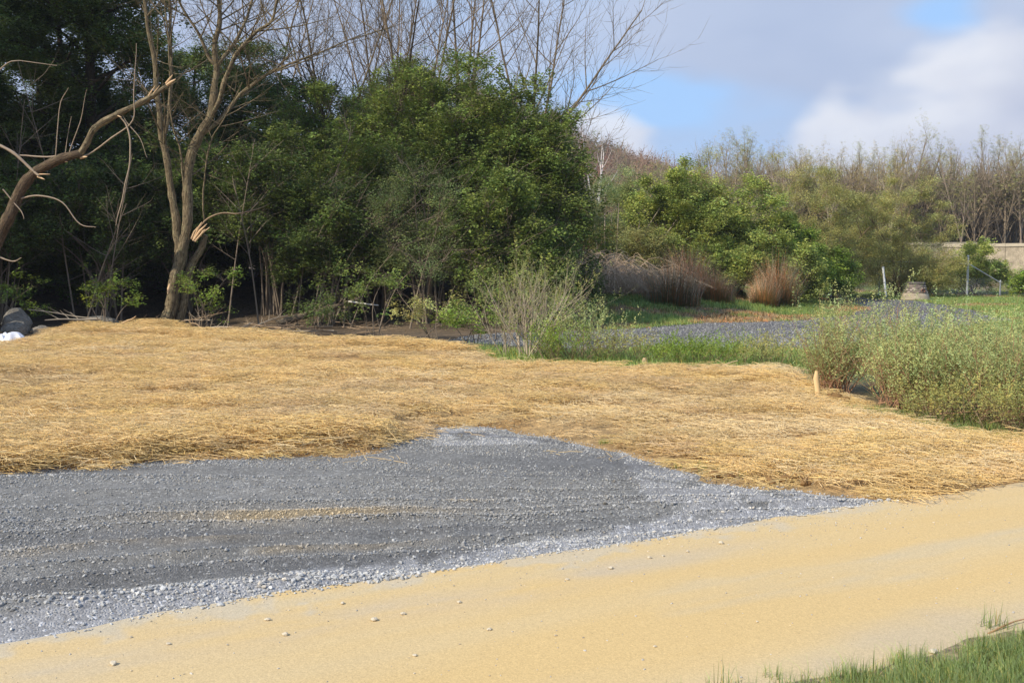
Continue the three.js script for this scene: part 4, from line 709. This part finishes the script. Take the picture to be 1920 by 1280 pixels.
// bushes beyond the lane
{
  const B = 'bushes on the bank beyond the lane'; LEAF.lime = leafMat(rgb(0.42, 0.48, 0.12));
  [   // x, z, h, radius, y0, leaf, clumps, label
    [3.7, -41, 4.4, 2.0, 0.6, 'silver', 60, 'pale grey green willow behind the dead stalks'], [2.6, -38, 3.0, 1.2, 0.4, 'olive', 26, 'olive bush between thicket and pale willow'], [5.9, -38, 4.4, 2.0, 0.5, 'green', 60, 'big green bush with its crown over the brown reeds'], [8.1, -37.5, 4.4, 2.1, 0.5, 'green', 66, 'big green bush on the lane side of its twin'], [7.2, -40.5, 5.0, 2.2, 1, 'olive', 56, 'high olive bush behind the twin green bushes'],
    [6.7, -36.2, 2.2, 1.0, 0.3, 'green', 22, 'green bush hanging over the dry reeds'], [11.6, -43.5, 5.8, 2.5, 0.8, 'olive', 50, 'olive bush next to the second reed clump'], [14.0, -45.5, 6.2, 2.7, 0.8, 'olive', 52, 'olive bush with yellowish crown above the lane bend'], [12.9, -42.4, 2.4, 1.5, 0.2, 'fresh', 30, 'bright green creeper covered bush at the lane bend'], [17.7, -48, 5.6, 2.7, 1.5, 'olive', 74, 'open crowned small tree over the concrete manhole'], [15.6, -48.5, 3.9, 2.1, 0.3, 'olive', 56, 'green bush behind the white pole'], [19.6, -53, 2.9, 2.0, 0.2, 'olive', 60, 'brushy bush behind the chain fence'], [22.3, -51, 2.5, 1.7, 0.2, 'green', 32, 'bush in front of the concrete wall'], [10.2, -38.6, 3.2, 1.2, 0.3, 'fresh', 30, 'fresh green bush behind the tall reed clump'], [24.0, -47.5, 1.2, 1.2, 0.1, 'fresh', 22, 'low green bush at the foot of the concrete wall'], [7.3, -35.9, 1.9, 1.1, 0.1, 'green', 30, 'low green bush filling in between the two reed clumps'], [9.6, -36.6, 2.0, 1.1, 0.1, 'green', 30, 'low green bush behind the tall reed clump foot'], [4.6, -36.0, 1.8, 1.0, 0.1, 'olive', 24, 'low olive bush above the vine heaps'], [18.9, -47.5, 2.0, 1.5, 0.1, 'olive', 34, 'low brushy bush under the small open tree'],
  ].forEach(([x, z, h, R, y0, leaf, clumps, label], i) => shrub('bank_bush', label, 'bush', B, x, z, { seed: 860 + i, h, rx: R, y0: Math.min(y0, 0.15), leaf: leaf === 'green' ? LEAF.lime : LEAF[leaf], clumps: Math.round(clumps * 1.4), sprays: 24, clumpR: 0.5, stems: 9, stemR: 0.04, twigs: 6, spray: leaf === 'silver' || leaf === 'olive' ? SPRAY.fine : SPRAY.broad, size: leaf === 'silver' || leaf === 'olive' ? 1.25 : 1.15, bark: leaf === 'olive' ? BARK.tan : BARK.grey, low: -0.95, mid: 0.48 }));
  // dead stalks, reeds and fallen vines on the bank
  const r = RNG(880);
  [[3.3, -37.5, 3.1, 0], [3.5, -37.6, 2.4, 0.02], [3.7, -37.4, 2.7, 0.03], [4.0, -37.6, 2.6, 0.5], [4.3, -37.3, 2.1, 0.1], [4.7, -37.5, 2.7, 0.55], [3.1, -37.3, 2.2, -0.1]].forEach(([x, z, h, ln], i) => {
    const g = new Geo(); g.tube(spline([V3(0, 0, 0), V3(ln * h * 0.4, h * 0.5, 0), V3(ln * h, h, 0)], 6), [0.035, 0.033, 0.03, 0.027, 0.022, 0.016, 0.008], 5, true);
    const m = tag(mesh('dead_stalk', g.build(), BARK.farPale, scene), 'pale dead stalk standing before the grey green willow', 'stalk', 'pale dead stalks on the bank'); m.position.set(x, H(x, z) - 0.05, z);
  });
  const reedMat = std(rgb(0.78, 0.60, 0.36), { vertexColors: true }), reedBrown = std(rgb(0.55, 0.41, 0.27), { vertexColors: true }), vineMat = std(rgb(0.5, 0.38, 0.26), {});
  [[4.75, -31.2, 1.35, 0.85, 0, 'wide clump of tan dead reeds on the grassy bank'], [8.65, -34.2, 1.6, 0.7, 0, 'tall tan reed clump beside the lane bend'], [6.3, -33.0, 1.0, 0.7, 1, 'brown weed clump between the two reed clumps'], [5.6, -33.5, 1.6, 0.6, 1, 'rusty brown weeds behind the wide reed clump'], [8.0, -33.3, 0.9, 0.45, 0, 'short reed clump leaning from the tall one'], [24.0, -39, 0.5, 1.2, 1, 'brown weed patch in the far lawn']].forEach(([x, z, h, R, k, label], i) => {
    const root = thing('reed_clump', label, 'reeds', [x, H(x, z) - 0.03, z], 0, 'dead reed clumps'), geos = [1, 2].map(s => tuftGeo(900 + i * 3 + s, 800, h * 1.25, R, 0.009, 0.6, 4, 0.35));
    const pal = k ? reedBrown : reedMat; mesh('dead_leaves', geos[0], pal, root); const m = mesh('dead_leaves', geos[1], pal, root); m.rotation.y = 1;
  });
  [[2.7, -31.8, 1.5], [3.4, -32.5, 1.5], [2.2, -33.4, 1.9], [3.3, -34.2, 1.7], [4.1, -33.2, 1.2], [1.6, -32.4, 1.3]].forEach(([x, z, h], i) => {
    const root = thing('vine_heap', ['grey brown heap of dead vines tumbling toward the reeds', 'heap of dead vines against the wide reed clump', 'high brown heap of dead vines by the thicket', 'dead vine heap below the pale stalks', 'low dead vine heap behind the wide reeds', 'dead vine heap in the shade of the thicket'][i], 'brush heap', [x, H(x, z) - 0.05, z], 0, 'heaps of dead vines on the bank'), g = new Geo();
    for (let k = 0; k < 150; k++) { const a = r() * 6.28, b = V3(gauss(r) * 0.9, 0.1 * r(), gauss(r) * 0.7), L = 0.9 + 1.1 * r(), up = h * 0.6 * (0.15 + 0.85 * r()); g.tube(spline([b, b.clone().add(V3(Math.cos(a) * L * 0.4, up, Math.sin(a) * L * 0.4)), b.clone().add(V3(Math.cos(a) * L + 0.3, up * 0.4 * r(), Math.sin(a) * L))], 7), Array(8).fill(0).map((_, q) => 0.011 * (1 - 0.09 * q)), 3); }
    mesh('vines', g.build(), i % 2 ? std(rgb(0.56, 0.42, 0.29)) : vineMat, root);
  });
}
console.log('bank done');

// the far row of trees, the ridge and the wooded hill
{
  const r = RNG(920), FG = 'tall thin trees beyond the concrete wall';
  const opt = i => ({ seed: 930 + i, h: 10.6 + (i % 3) * 0.7, fork: 1.2 + (i % 3) * 0.8, r: 0.15, stems: i % 2 ? 3 : 2, open: 0.16, bark: i % 2 ? BARK.farPale : BARK.far, leaf: i % 4 === 3 ? undefined : i % 4 === 1 ? LEAF.yellow : LEAF.olive, leafShare: 0.5, size: 0.55, grow: { kids: [16, 6, 3], ratio: [0.27, 0.5, 0.5], seg: [0.9, 0.5, 0.4, 0.3], ang: 0.6, lift: [0.05, 0.6, 0.5, 0.4] } });
  const protos = [], where = ['above the green bushes', 'above the olive bushes', 'above the open crowned tree', 'above the concrete wall'];
  const spots = []; for (let i = 0; i < 44; i++) { const d = 82 + 34 * r(), b = 0.205 + 0.32 * (i + 0.5 * r()) / 44; spots.push([b * d, -d, 0.66 + 0.32 * r() * r()]); }
  const kinds = ['pale trunked tree with yellow buds', 'slim bare grey tree', 'olive budded tree', 'leafless tree with pale trunk', 'grey tree with olive haze of buds', 'thin tree with yellow tassels', 'grey branched olive tree', 'straight bare pale tree'];
  spots.forEach(([x, z, s], i) => {
    const k = i % 8; let t;
    if (!protos[k]) { t = protos[k] = bareTree('far_tree', '', FG, x, z, opt(k)); } else { t = protos[k].clone(); t.name = numbered('far_tree'); scene.add(t); t.position.set(x, H(x, z) - 0.1, z); }
    t.rotation.y = r() * 6.28; t.scale.set(s * 1.15, s * (z < -100 ? 1.12 : 1), s * 1.15);
    tag(t, `${kinds[k]} in the far row ${where[Math.min(3, Math.floor(i / 11))]}`, 'tree', FG);
  });
  const mid = [[17.5, -92, 0.9, 3], [19.0, -92, 0.92, 1], [12.2, -96, 0.66, 4], [14.5, -98, 0.7, 2], [10.4, -100, 0.6, 0], [16.2, -100, 0.74, 6], [21, -97, 0.78, 4], [22.5, -101, 0.84, 2]];
  const ml = ['vase shaped bare tree on the low ridge', 'vase shaped bare tree beside its ridge twin', 'small round topped tree on the ridge dip', 'olive ridge tree between dip and vase shaped pair', 'small pale tree at the low end of the ridge', 'grey olive ridge tree below the vase shaped pair', 'hazy grey tree joining ridge and far row', 'olive budded tree where the far row begins'];
  mid.forEach(([x, z, s, k], i) => { const t = protos[k].clone(); t.name = numbered('far_tree'); scene.add(t); t.position.set(x, H(x, z) - 0.1, z); t.rotation.y = r() * 6.28; t.scale.set(s * 1.1, s, s * 1.1); tag(t, ml[i], 'tree', 'trees on the low ridge'); });
  // woods too far off to count
  const mini = [1, 2, 3].map(s => { const q = RNG(980 + s), g = new Geo(); g.tube([V3(0, 0, 0), V3(0.1, 6, 0)], [0.13, 0.07], 4); for (let i = 0; i < 8; i++) { const a = i * 2.4 + q(), y = 0.4 + i * 0.6 * (0.7 + 0.6 * q()); grow(g, V3(0.016 * y, y, 0), V3(Math.cos(a) * 0.45, 1, Math.sin(a) * 0.45).normalize(), 4.2 - 0.12 * y, 0.07, 0, { levels: 2, seg: [1.4, 1, 0.8], lift: [0.1, 0.3, 0.3], wob: 0.12, kids: [8, 5], from: [0.15, 0.15], ratio: [0.4, 0.5], ang: 0.7, maxSides: 3, thin: 0.6 }, q, []); } return g.build(); });
  const mini2 = sprayGeo(990, 170, 3.2, 0.42, 0.3, 0.8), woodMat = std(rgb(0.29, 0.22, 0.15)), hazeLeaf = leafMat(rgb(0.26, 0.205, 0.12)), lists = mini.map(() => []), buds = [];
  for (let i = 0; i < 2600; i++) {
    const z = -140 - 260 * r(), x = -70 + 190 * r(); if (x > 0.55 * -z || x < -0.02 * -z - 8) continue;
    const s = 0.8 + 0.45 * r(), red = fbm2(x * 0.03, z * 0.03, 3, 300) > 0.12 ? 1 : 0, b = 0.8 + 0.5 * r(), c = red ? rgb(b * 1.15, b * 0.92, b * 0.85) : r() < 0.2 ? rgb(b, b * 1.2, b * 0.7) : rgb(b, b, b);
    lists[i % 3].push([x, H(x, z) - 0.3, z, 0, r() * 6.28, 0, s * 1.15, s, s * 1.15, c]);
    if (r() < 0.8) buds.push([x, H(x, z) + 6.2 * s, z, 0, r() * 6.28, 0, s, s * 1.05, s, c]);
  }
  const hg = stuffGroup('far_woods', 'hazy brown leafless wood covering the hillside'); lists.forEach((l, i) => scatter('leafless_crowns', mini[i], woodMat, l, hg)); scatter('bud_haze', mini2, hazeLeaf, buds, hg);
  const L2 = mini.map(() => []), b2 = [];
  for (let i = 0; i < 900; i++) { const d = 88 + 50 * r(), b = 0.03 + 0.53 * r(), x = b * d, z = -d, s = (0.42 + 0.42 * sstep(0.1, 0.24, b) * (0.6 + 0.6 * r())), q = 0.55 + 0.45 * r(), c = rgb(q, q * 1.02, q); L2[i % 3].push([x, H(x, z) - 0.2, z, 0, r() * 6.28, 0, s * 1.1, s, s * 1.1, c]); if (r() < 0.6) b2.push([x, H(x, z) + 5.5 * s, z, 0, r() * 6.28, 0, s * 0.9, s * 0.9, s * 0.9, c]); }
  const hg2 = stuffGroup('far_woods', 'grey brown undergrowth and saplings behind the far row of trees'); L2.forEach((l, i) => scatter('leafless_crowns', mini[i], woodMat, l, hg2)); scatter('bud_haze', mini2, leafMat(rgb(0.30, 0.27, 0.11)), b2, hg2);
  // the pale dead birch and red maple on the hill foot
  const birch = bareTree('birch_tree', 'white stemmed bare birch against the reddish hillside', null, 10.0, -128, { seed: 995, h: 14, fork: 3, r: 0.22, stems: 4, open: 0.3, bark: std(rgb(0.75, 0.7, 0.66)), grow: { levels: 1, kids: [4], ratio: [0.35] } });
  bareTree('red_tree', 'reddish budding maple beside the white birch', null, 7.6, -130, { seed: 996, h: 14, fork: 4, r: 0.2, stems: 5, open: 0.5, bark: std(rgb(0.3, 0.13, 0.1)), leaf: leafMat(rgb(0.34, 0.12, 0.085)), leafShare: 0.3, size: 0.7, grow: { kids: [8, 5, 3], ratio: [0.38, 0.5, 0.5], seg: [0.9, 0.6, 0.4] } });
}
console.log('far done');
// ---------------------------------------------------------------- built things and lying objects
const place = (o, x, z, dy = 0) => { o.position.set(x, H(x, z) + dy, z); return o; };
const speckle = dataTex(256, (u, v) => { const s = 0.78 + 0.08 * pn(u, v, 64, 1) + 0.08 * pn(u, v, 12, 2) + 0.05 * pn(u, v, 128, 3); return [s, s * 0.985, s * 0.95]; });
const concrete = std(rgb(0.62, 0.54, 0.43), { map: tiled(speckle, 1.4), roughness: 0.95 }), steel = std(rgb(0.55, 0.58, 0.62), { metalness: 0.5, roughness: 0.45 });
function box(w, h, d, x = 0, y = 0, z = 0) { const g = new THREE.BoxGeometry(w, h, d); g.translate(x, y, z); return g; }
// retaining wall: cast panels under a pale coping
{
  const ax = 27.6, az = -67.5, bx = 37, bz = -57, n = 7, L = Math.hypot(bx - ax, bz - az), turn = -Math.atan2(bz - az, bx - ax), root = thing('concrete_wall', 'beige concrete retaining wall with pale coping behind the bushes', 'wall', [ax, 0, az], turn);
  const base = Math.min(H(ax, az), H(bx, bz)) - 0.4, top = 2.5;
  for (let i = 0; i < n; i++) {
    mesh('panel', box(L / n - 0.02, top - base, 0.3, (i + 0.5) * L / n, (top + base) / 2, 0), concrete, root);
    mesh('coping', box(L / n - 0.012, 0.2, 0.42, (i + 0.5) * L / n, top + 0.101, 0), std(rgb(0.78, 0.70, 0.57), { map: tiled(speckle, 0.9) }), root);
  }
  const r2 = thing('concrete_wall', 'farther beige wall stretch half hidden behind the small open tree', 'wall', [22.6, 0, -70.5], 0);
  for (let i = 0; i < 5; i++) { mesh('panel', box(1.83, 3.6, 0.3, (i + 0.5) * 1.85, 0.9, 0), concrete, r2); mesh('coping', box(1.84, 0.18, 0.4, (i + 0.5) * 1.85, 2.792, 0), std(rgb(0.74, 0.66, 0.53), { map: tiled(speckle, 0.9) }), r2); }
}
// chain link fence
{
  const z = -49.5, root = thing('chain_fence', 'chain link fence with galvanised posts along the far lawn', 'fence', [17.0, 0, z]), X = [0.3, 2.55, 4.45, 6.0], wire = new Geo();
  const gy = x => H(17 + x, z), topAt = x => x <= 4.45 ? 1.62 - 0.03 * x : 1.48 - 0.55 * (x - 4.45);
  X.forEach((x, i) => { const g = new THREE.CylinderGeometry(i === 2 ? 0.05 : 0.035, i === 2 ? 0.05 : 0.035, topAt(x) + (i === 2 ? 0.35 : 0.06) - gy(x), 10); g.translate(x, (topAt(x) + (i === 2 ? 0.35 : 0.06) + gy(x)) / 2, 0); const p = mesh('post', g, steel, root); const c = new THREE.SphereGeometry(i === 2 ? 0.056 : 0.04, 10, 6); c.translate(x, topAt(x) + (i === 2 ? 0.35 : 0.06), 0); mesh('post_cap', c, steel, p); });
  for (let i = 0; i < 3; i++) { const g = new Geo(); g.tube([V3(X[i] + 0.036, topAt(X[i]), 0.0), V3(X[i + 1] - 0.036, topAt(X[i + 1]), 0)], [0.024, 0.024], 8); mesh('top_rail', g.build(), steel, root); }
  for (let x = X[0]; x < X[3]; x += 0.09) for (const s of [-1, 1]) { let x1 = x + s * 1.2, y0 = gy(x) + 0.03, t1 = 1.2; const P = []; for (let t = 0; t <= t1; t += 0.4) { const xx = x + s * t; if (xx < X[0] || xx > X[3]) break; const y = y0 + t; if (y > topAt(xx)) { break; } P.push(V3(xx, y, 0.03 * s * 0.2)); } if (P.length > 1) wire.tube(P, P.map(() => 0.0028), 3); }
  const w = mesh('wire_mesh', wire.build(), steel, root); w.userData.kind = 'stuff';
}
// manhole riser: rough cone of mortared stone on a concrete skirt
{
  const x = 16.75, z = -43.6, root = thing('manhole_riser', 'squat stone and concrete manhole cone at the end of the gravel lane', 'manhole', [x, H(x, z) - 0.03, z]);
  const lathe = (P, m, name) => { const g = new THREE.LatheGeometry(P.map(([a, b]) => new THREE.Vector2(a, b)), 28), p = g.attributes.position; for (let i = 0; i < p.count; i++) { const s = 1 + 0.03 * noise3(p.getX(i) * 6, p.getY(i) * 6, p.getZ(i) * 6); p.setXYZ(i, p.getX(i) * s, p.getY(i), p.getZ(i) * s); } g.computeVertexNormals(); return mesh(name, g, m, root); };
  lathe([[0, 0], [0.6, 0], [0.58, 0.08], [0.5, 0.3], [0.47, 0.32]], concrete, 'skirt');
  lathe([[0.46, 0.3], [0.44, 0.42], [0.40, 0.6], [0.36, 0.7], [0, 0.7]], std(rgb(0.16, 0.13, 0.11)), 'core');
  const r = RNG(1001), sm = [rgb(0.42, 0.35, 0.28), rgb(0.26, 0.21, 0.17), rgb(0.14, 0.11, 0.095), rgb(0.5, 0.43, 0.35)].map(c => std(c)), sg = [1, 2, 3].map(s => stoneGeo(1100 + s, 1, 0.2));
  for (let row = 0; row < 4; row++) for (let k = 0; k < 15; k++) { const a = (k + (row % 2) * 0.5 + 0.2 * r()) / 15 * 6.283, R = 0.455 - 0.027 * row, m = mesh('stone', sg[k % 3], sm[Math.floor(r() * 4)], root); m.position.set(Math.cos(a) * R, 0.35 + row * 0.085 + 0.04 * (r() - 0.5), Math.sin(a) * R); const k2 = 0.7 + 0.5 * r(); m.scale.set(0.075 * k2, 0.05 * k2, 0.05); m.rotation.y = -a + Math.PI / 2; }
  const lid = new THREE.CylinderGeometry(0.36, 0.4, 0.07, 26); lid.translate(0, 0.735, 0); mesh('lid', lid, std(rgb(0.09, 0.075, 0.065), { roughness: 0.7 }), root);
  const pipe = new THREE.CylinderGeometry(0.075, 0.075, 0.14, 14, 1, true); pipe.rotateX(Math.PI / 2); pipe.translate(0.14, 0.42, 0.42); mesh('pipe_stub', pipe, std(rgb(0.3, 0.14, 0.09)), root);
}
{ const g = new THREE.CylinderGeometry(0.045, 0.045, 1.42, 14); g.translate(0, 0.71, 0); const m = tag(place(mesh('white_pole', g, std(rgb(0.85, 0.86, 0.86), { roughness: 0.5 }), scene), 16.05, -45, -0.05), 'leaning white plastic pole beside the manhole cone', 'pole'); m.rotation.z = 0.13; const c = new THREE.CylinderGeometry(0.05, 0.05, 0.05, 14); c.translate(0, 1.41, 0); mesh('cap', c, std(rgb(0.8, 0.81, 0.82), { roughness: 0.5 }), m); }
// the dark roofed house glimpsed through the far trunks
{
  const root = thing('house', 'grey house glimpsed between the trunks beyond the concrete wall', 'house', [55, H(55, -122) - 0.3, -122], -0.3);
  mesh('wall', box(13, 3.2, 7, 0, 1.6, 0), std(rgb(0.23, 0.25, 0.29)), root);
  const s = new THREE.Shape([new THREE.Vector2(-4, 3.2), new THREE.Vector2(4, 3.2), new THREE.Vector2(0, 5.6)]), rg = new THREE.ExtrudeGeometry(s, { depth: 13.6, bevelEnabled: false }); rg.rotateY(Math.PI / 2); rg.translate(-6.8, 0.003, 0); mesh('roof', rg, std(rgb(0.1, 0.105, 0.12)), root);
  for (const x of [-4, -1, 3]) { const w = mesh('window', box(1.1, 1.2, 0.06, x, 1.7, 3.54), std(rgb(0.4, 0.4, 0.4)), root); mesh('pane', box(0.94, 1.04, 0.03, x, 1.7, 3.57), std(rgb(0.08, 0.09, 0.11), { roughness: 0.15 }), w); }
}
// stakes
function stake(name, label, x, z, h, w, lean, mat) { const r = RNG(Math.round(x * 100 + 999)), g = new Geo(); g.tube([V3(0, -0.05, 0), V3(0.01, h * 0.35, 0), V3(-0.006, h * 0.75, 0.004), V3(0.004, h, 0)], [w * 0.8, w, w * 1.02, w * 0.55], 6, true); const m = tag(place(mesh(name, g.build(), mat, scene), x, z), label, 'stake'); m.rotation.z = lean; m.scale.z = 0.6; return m; }
stake('wooden_stake', 'broken tan wooden stake standing at the willow edge', 3.5, -11.95, 0.34, 0.036, 0.05, std(rgb(0.74, 0.53, 0.27)));
stake('wooden_stake', 'short sawn stub in the grass strip by the gravel lane', 2.05, -16.05, 0.13, 0.05, 0.1, BARK.raw);
stake('wooden_stake', 'grey stake behind the open budding shrub', 0.62, -18.6, 1.0, 0.025, 0.02, BARK.stem);
stake('birch_pole', 'pale birch stem glimpsed deep in the dark wood', -6.8, -32.5, 2.4, 0.06, 0.02, std(rgb(0.7, 0.7, 0.68))).position.y += 0.6;
// boulders, stump and plastic sheet at the wood edge
const rockMat = std(rgb(0.46, 0.44, 0.40), { map: tiled(speckle, 0.7), bumpMap: tiled(soilBump, 0.5), bumpScale: 0.03, roughness: 0.95 });
function rock(name, label, group, x, z, sx, sy, sz, seed, mat = rockMat, dy = 0, category = 'rock') {
  const g = stoneGeo(seed, 3, 0.0), p = g.attributes.position;
  for (let i = 0; i < p.count; i++) { const a = p.getX(i), b = p.getY(i), c = p.getZ(i), s = 1 + 0.28 * noise3(a * 1.3 + seed, b * 1.6, c * 1.3) + 0.1 * noise3(a * 4 + seed, b * 4, c * 4); p.setXYZ(i, a * s * sx, b * s * sy, c * s * sz); }
  g.computeVertexNormals(); const m = tag(place(mesh(name, g, mat, scene), x, z, dy), label, category, group); m.rotation.y = seed; return m;
}
rock('boulder', 'rounded pale boulder at the wood edge behind the white sheet', null, -10.95, -23.2, 0.28, 0.42, 0.28, 41, rockMat, 0.22);
rock('boulder', 'grey boulder lying in front of the rounded pale one', null, -10.65, -22.5, 0.28, 0.24, 0.26, 42, rockMat, 0.12);
rock('boulder', 'long low grey rock at the wood edge', null, -10.2, -22.8, 0.36, 0.2, 0.24, 43, rockMat, 0.05);
rock('boulder', 'bluish rock half hidden in the brushwood', null, -9.6, -24.6, 0.36, 0.32, 0.3, 44, rockMat, 0.15);
rock('boulder', 'brown stone at the crest of the straw bank', null, -9.55, -22.5, 0.22, 0.16, 0.2, 45, std(rgb(0.4, 0.26, 0.12)), 0.1);
{ const g = new Geo(); g.tube([V3(0, -0.1, 0), V3(0.03, 0.3, 0), V3(0.1, 0.62, 0.02), V3(0.14, 0.8, 0.03)], [0.17, 0.15, 0.11, 0.04], 7, true); const m = tag(place(mesh('broken_stump', g.build(), std(rgb(0.5, 0.29, 0.13), { map: tiled(barkMap, 0.6) }), scene), -11.05, -22.1), 'splintered orange brown stump beside the pale boulder', 'stump'); }
{
  const g = new THREE.PlaneGeometry(1.15, 0.8, 46, 34); g.rotateX(-Math.PI / 2); const p = g.attributes.position;
  for (let i = 0; i < p.count; i++) { const x = p.getX(i), z = p.getZ(i), edge = Math.min(0.575 - Math.abs(x), 0.4 - Math.abs(z)), n = Math.abs(noise2(x * 4 + 3, z * 4, 700)) * 0.12 + Math.abs(noise2(x * 9, z * 9, 701)) * 0.06; p.setXYZ(i, x + 0.05 * noise2(x * 6, z * 6, 703), (0.05 + n * 1.25 + 0.12 * Math.exp(-((x - 0.1) ** 2) * 9)) * sstep(0, 0.2, edge) + 0.01, z + 0.06 * noise2(x * 6, z * 6, 702)); }
  g.computeVertexNormals(); tag(place(mesh('plastic_sheet', g, std(rgb(0.72, 0.74, 0.8), { roughness: 0.35 }), scene), -9.35, -19.3), 'crumpled white plastic sheet at the straw edge', 'plastic sheet').position.x = -9.35;
}
// brushwood and sticks
function stick(label, group, x, z, len, rad, yaw, pitch, mat, dy = 0.04, name = 'fallen_branch') {
  const r = RNG(Math.round(1000 + x * 37 + z * 91)), g = new Geo(), c = Math.cos(yaw), s = Math.sin(yaw), P = [0, 0.33, 0.66, 1].map(t => V3(c * len * t + gauss(r) * 0.04 * len, Math.sin(pitch) * len * t + gauss(r) * 0.02 * len, s * len * t + gauss(r) * 0.04 * len)), Q = spline(P, 8);
  g.tube(Q, Q.map((_, k) => rad * (1 - 0.55 * k / 8)), rad > 0.03 ? 7 : 5, true); const m = tag(place(mesh(name, g.build(), mat, scene), x, z, dy), label, 'branch', group);
  if (len > 0.9) { const w = new Geo(); for (let k = 0; k < 3; k++) { const a = ALONG(Q, 0.35 + 0.2 * k), e = a.clone().add(V3(c * 0.25 - s * gauss(r) * 0.3, 0.1 + 0.15 * r(), s * 0.25 + c * gauss(r) * 0.3)); w.tube([a, e], [rad * 0.35, rad * 0.12], 4); } mesh('side_twigs', w.build(), mat, m); }
  return m;
}
{
  const r = RNG(1200), G = 'brushwood along the foot of the wood';
  for (let i = 0; i < 46; i++) { const t = r(), x = mixf(-10.6, -2.4, t), z = mixf(-23.9, -20.6, t) - 0.4 - 0.8 * r() - (x < -8.6 ? 0 : 0.3); stick('dry fallen branch lying in the shade behind the straw edge', G, x, z, 0.6 + 1.1 * r(), 0.012 + 0.016 * r(), r() * 6.28, gauss(r) * 0.2, r() < 0.4 ? BARK.pale : BARK.tan, 0.06 + 0.25 * r() * r()); }
  stick('bare tan pole lying along the far straw edge', null, -2.95, -20.0, 0.62, 0.028, 0.15, -0.1, BARK.raw, 0.14, 'fallen_pole');
  stick('grey fallen trunk sloping into the dark thicket', null, -5.6, -24.8, 2.0, 0.1, -0.25, 0.3, BARK.grey, 0.1, 'fallen_tree');
  stick('pale barkless bough end propped on the fallen trunk', null, -3.9, -25.0, 0.75, 0.03, 0.1, -0.12, std(rgb(0.62, 0.58, 0.5)), 0.66, 'fallen_bough');
  stick('short stick poking up from the straw bank', null, -8.6, -23.0, 0.4, 0.016, 0.2, 0.45, BARK.raw, 0.05, 'stick');
  stick('dark branch lying on the straw before the grass strip', null, 2.3, -14.6, 0.55, 0.018, 0.1, 0.02, BARK.red, 0.05, 'stick');
  stick('pale bent stick at the straw edge near the willows', null, 2.9, -14.9, 0.4, 0.012, -0.5, 0.25, BARK.raw, 0.05, 'stick');
  stick('pale arching twig in front of the gravel lane', null, 1.55, -17.2, 0.75, 0.012, -0.3, 0.5, BARK.tan, 0.02, 'stick');
  stick('thin brown stick at the lawn edge of the road', null, 2.08, -4.46, 0.34, 0.005, -0.55, 0.02, std(rgb(0.4, 0.22, 0.11)), 0.008, 'stick');
  for (const [x, z, a, l] of [[4.25, -10.6, 0.6, 0.7], [4.6, -10.1, -0.2, 0.6], [4.0, -11.4, 0.3, 0.5], [5.0, -9.5, 0.1, 0.4], [3.55, -12.4, 2.9, 0.4]]) stick('reddish dry twig lying under the willow shrubs', 'twigs under the willows', x, z, l, 0.008, a, 0.15, BARK.red, 0.05, 'twig');
}
// soil clods along the gravel and loose stones on the road
{
  const r = RNG(1300), clod = std(rgb(0.44, 0.25, 0.09), { map: tiled(soilMap, 0.3) });
  [[1.52, -7.72, 0.055], [1.62, -7.66, 0.04], [1.40, -7.92, 0.04], [1.98, -7.5, 0.06], [2.1, -7.42, 0.05], [1.86, -7.46, 0.045], [0.95, -9.0, 0.04], [-1.15, -9.0, 0.05], [-1.2, -9.3, 0.04], [3.66, -11.9, 0.11], [3.78, -11.8, 0.08], [3.42, -11.85, 0.06], [4.35, -10.35, 0.06], [2.9, -8.8, 0.03]].forEach(([x, z, s], i) => rock('soil_clod', i > 8 && i < 13 ? 'orange soil clod at the foot of the willow shrubs' : 'orange soil clod where straw meets the gravel pad', i > 8 && i < 13 ? 'soil clods by the willows' : 'soil clods along the gravel', x, z, s, s * 0.9, s * 0.8, 60 + i, clod, s * 0.3, 'clod'));
  const pale = std(rgb(0.95, 0.86, 0.7), { map: tiled(speckle, 0.3) });
  [[-0.62, -4.62, 0.02], [-0.98, -4.43, 0.018], [-0.5, -4.7, 0.015], [-0.25, -4.86, 0.014], [0.52, -5.42, 0.017], [0.28, -5.22, 0.012], [0.98, -5.75, 0.013], [1.2, -5.92, 0.019], [0.75, -5.62, 0.015], [0.83, -5.66, 0.012], [-1.6, -4.1, 0.02], [-1.1, -4.62, 0.016], [-0.1, -4.5, 0.014], [1.1, -4.6, 0.008], [0.6, -4.3, 0.009], [1.74, -4.22, 0.022], [1.52, -4.05, 0.014], [-0.4, -4.2, 0.012], [-1.45, -4.32, 0.013], [-0.8, -4.85, 0.014]]
    .forEach(([x, z, s], i) => rock('loose_stone', i === 15 ? 'tan pebble beside the lawn edge of the road' : 'small pale stone lying loose on the tan road', i === 15 ? null : 'loose stones on the road', x, z, s * 0.85, s * 0.6, s * 0.75, 80 + i, pale, s * 0.35, 'stone'));
}
console.log('things done');
renderer.render(scene, camera);
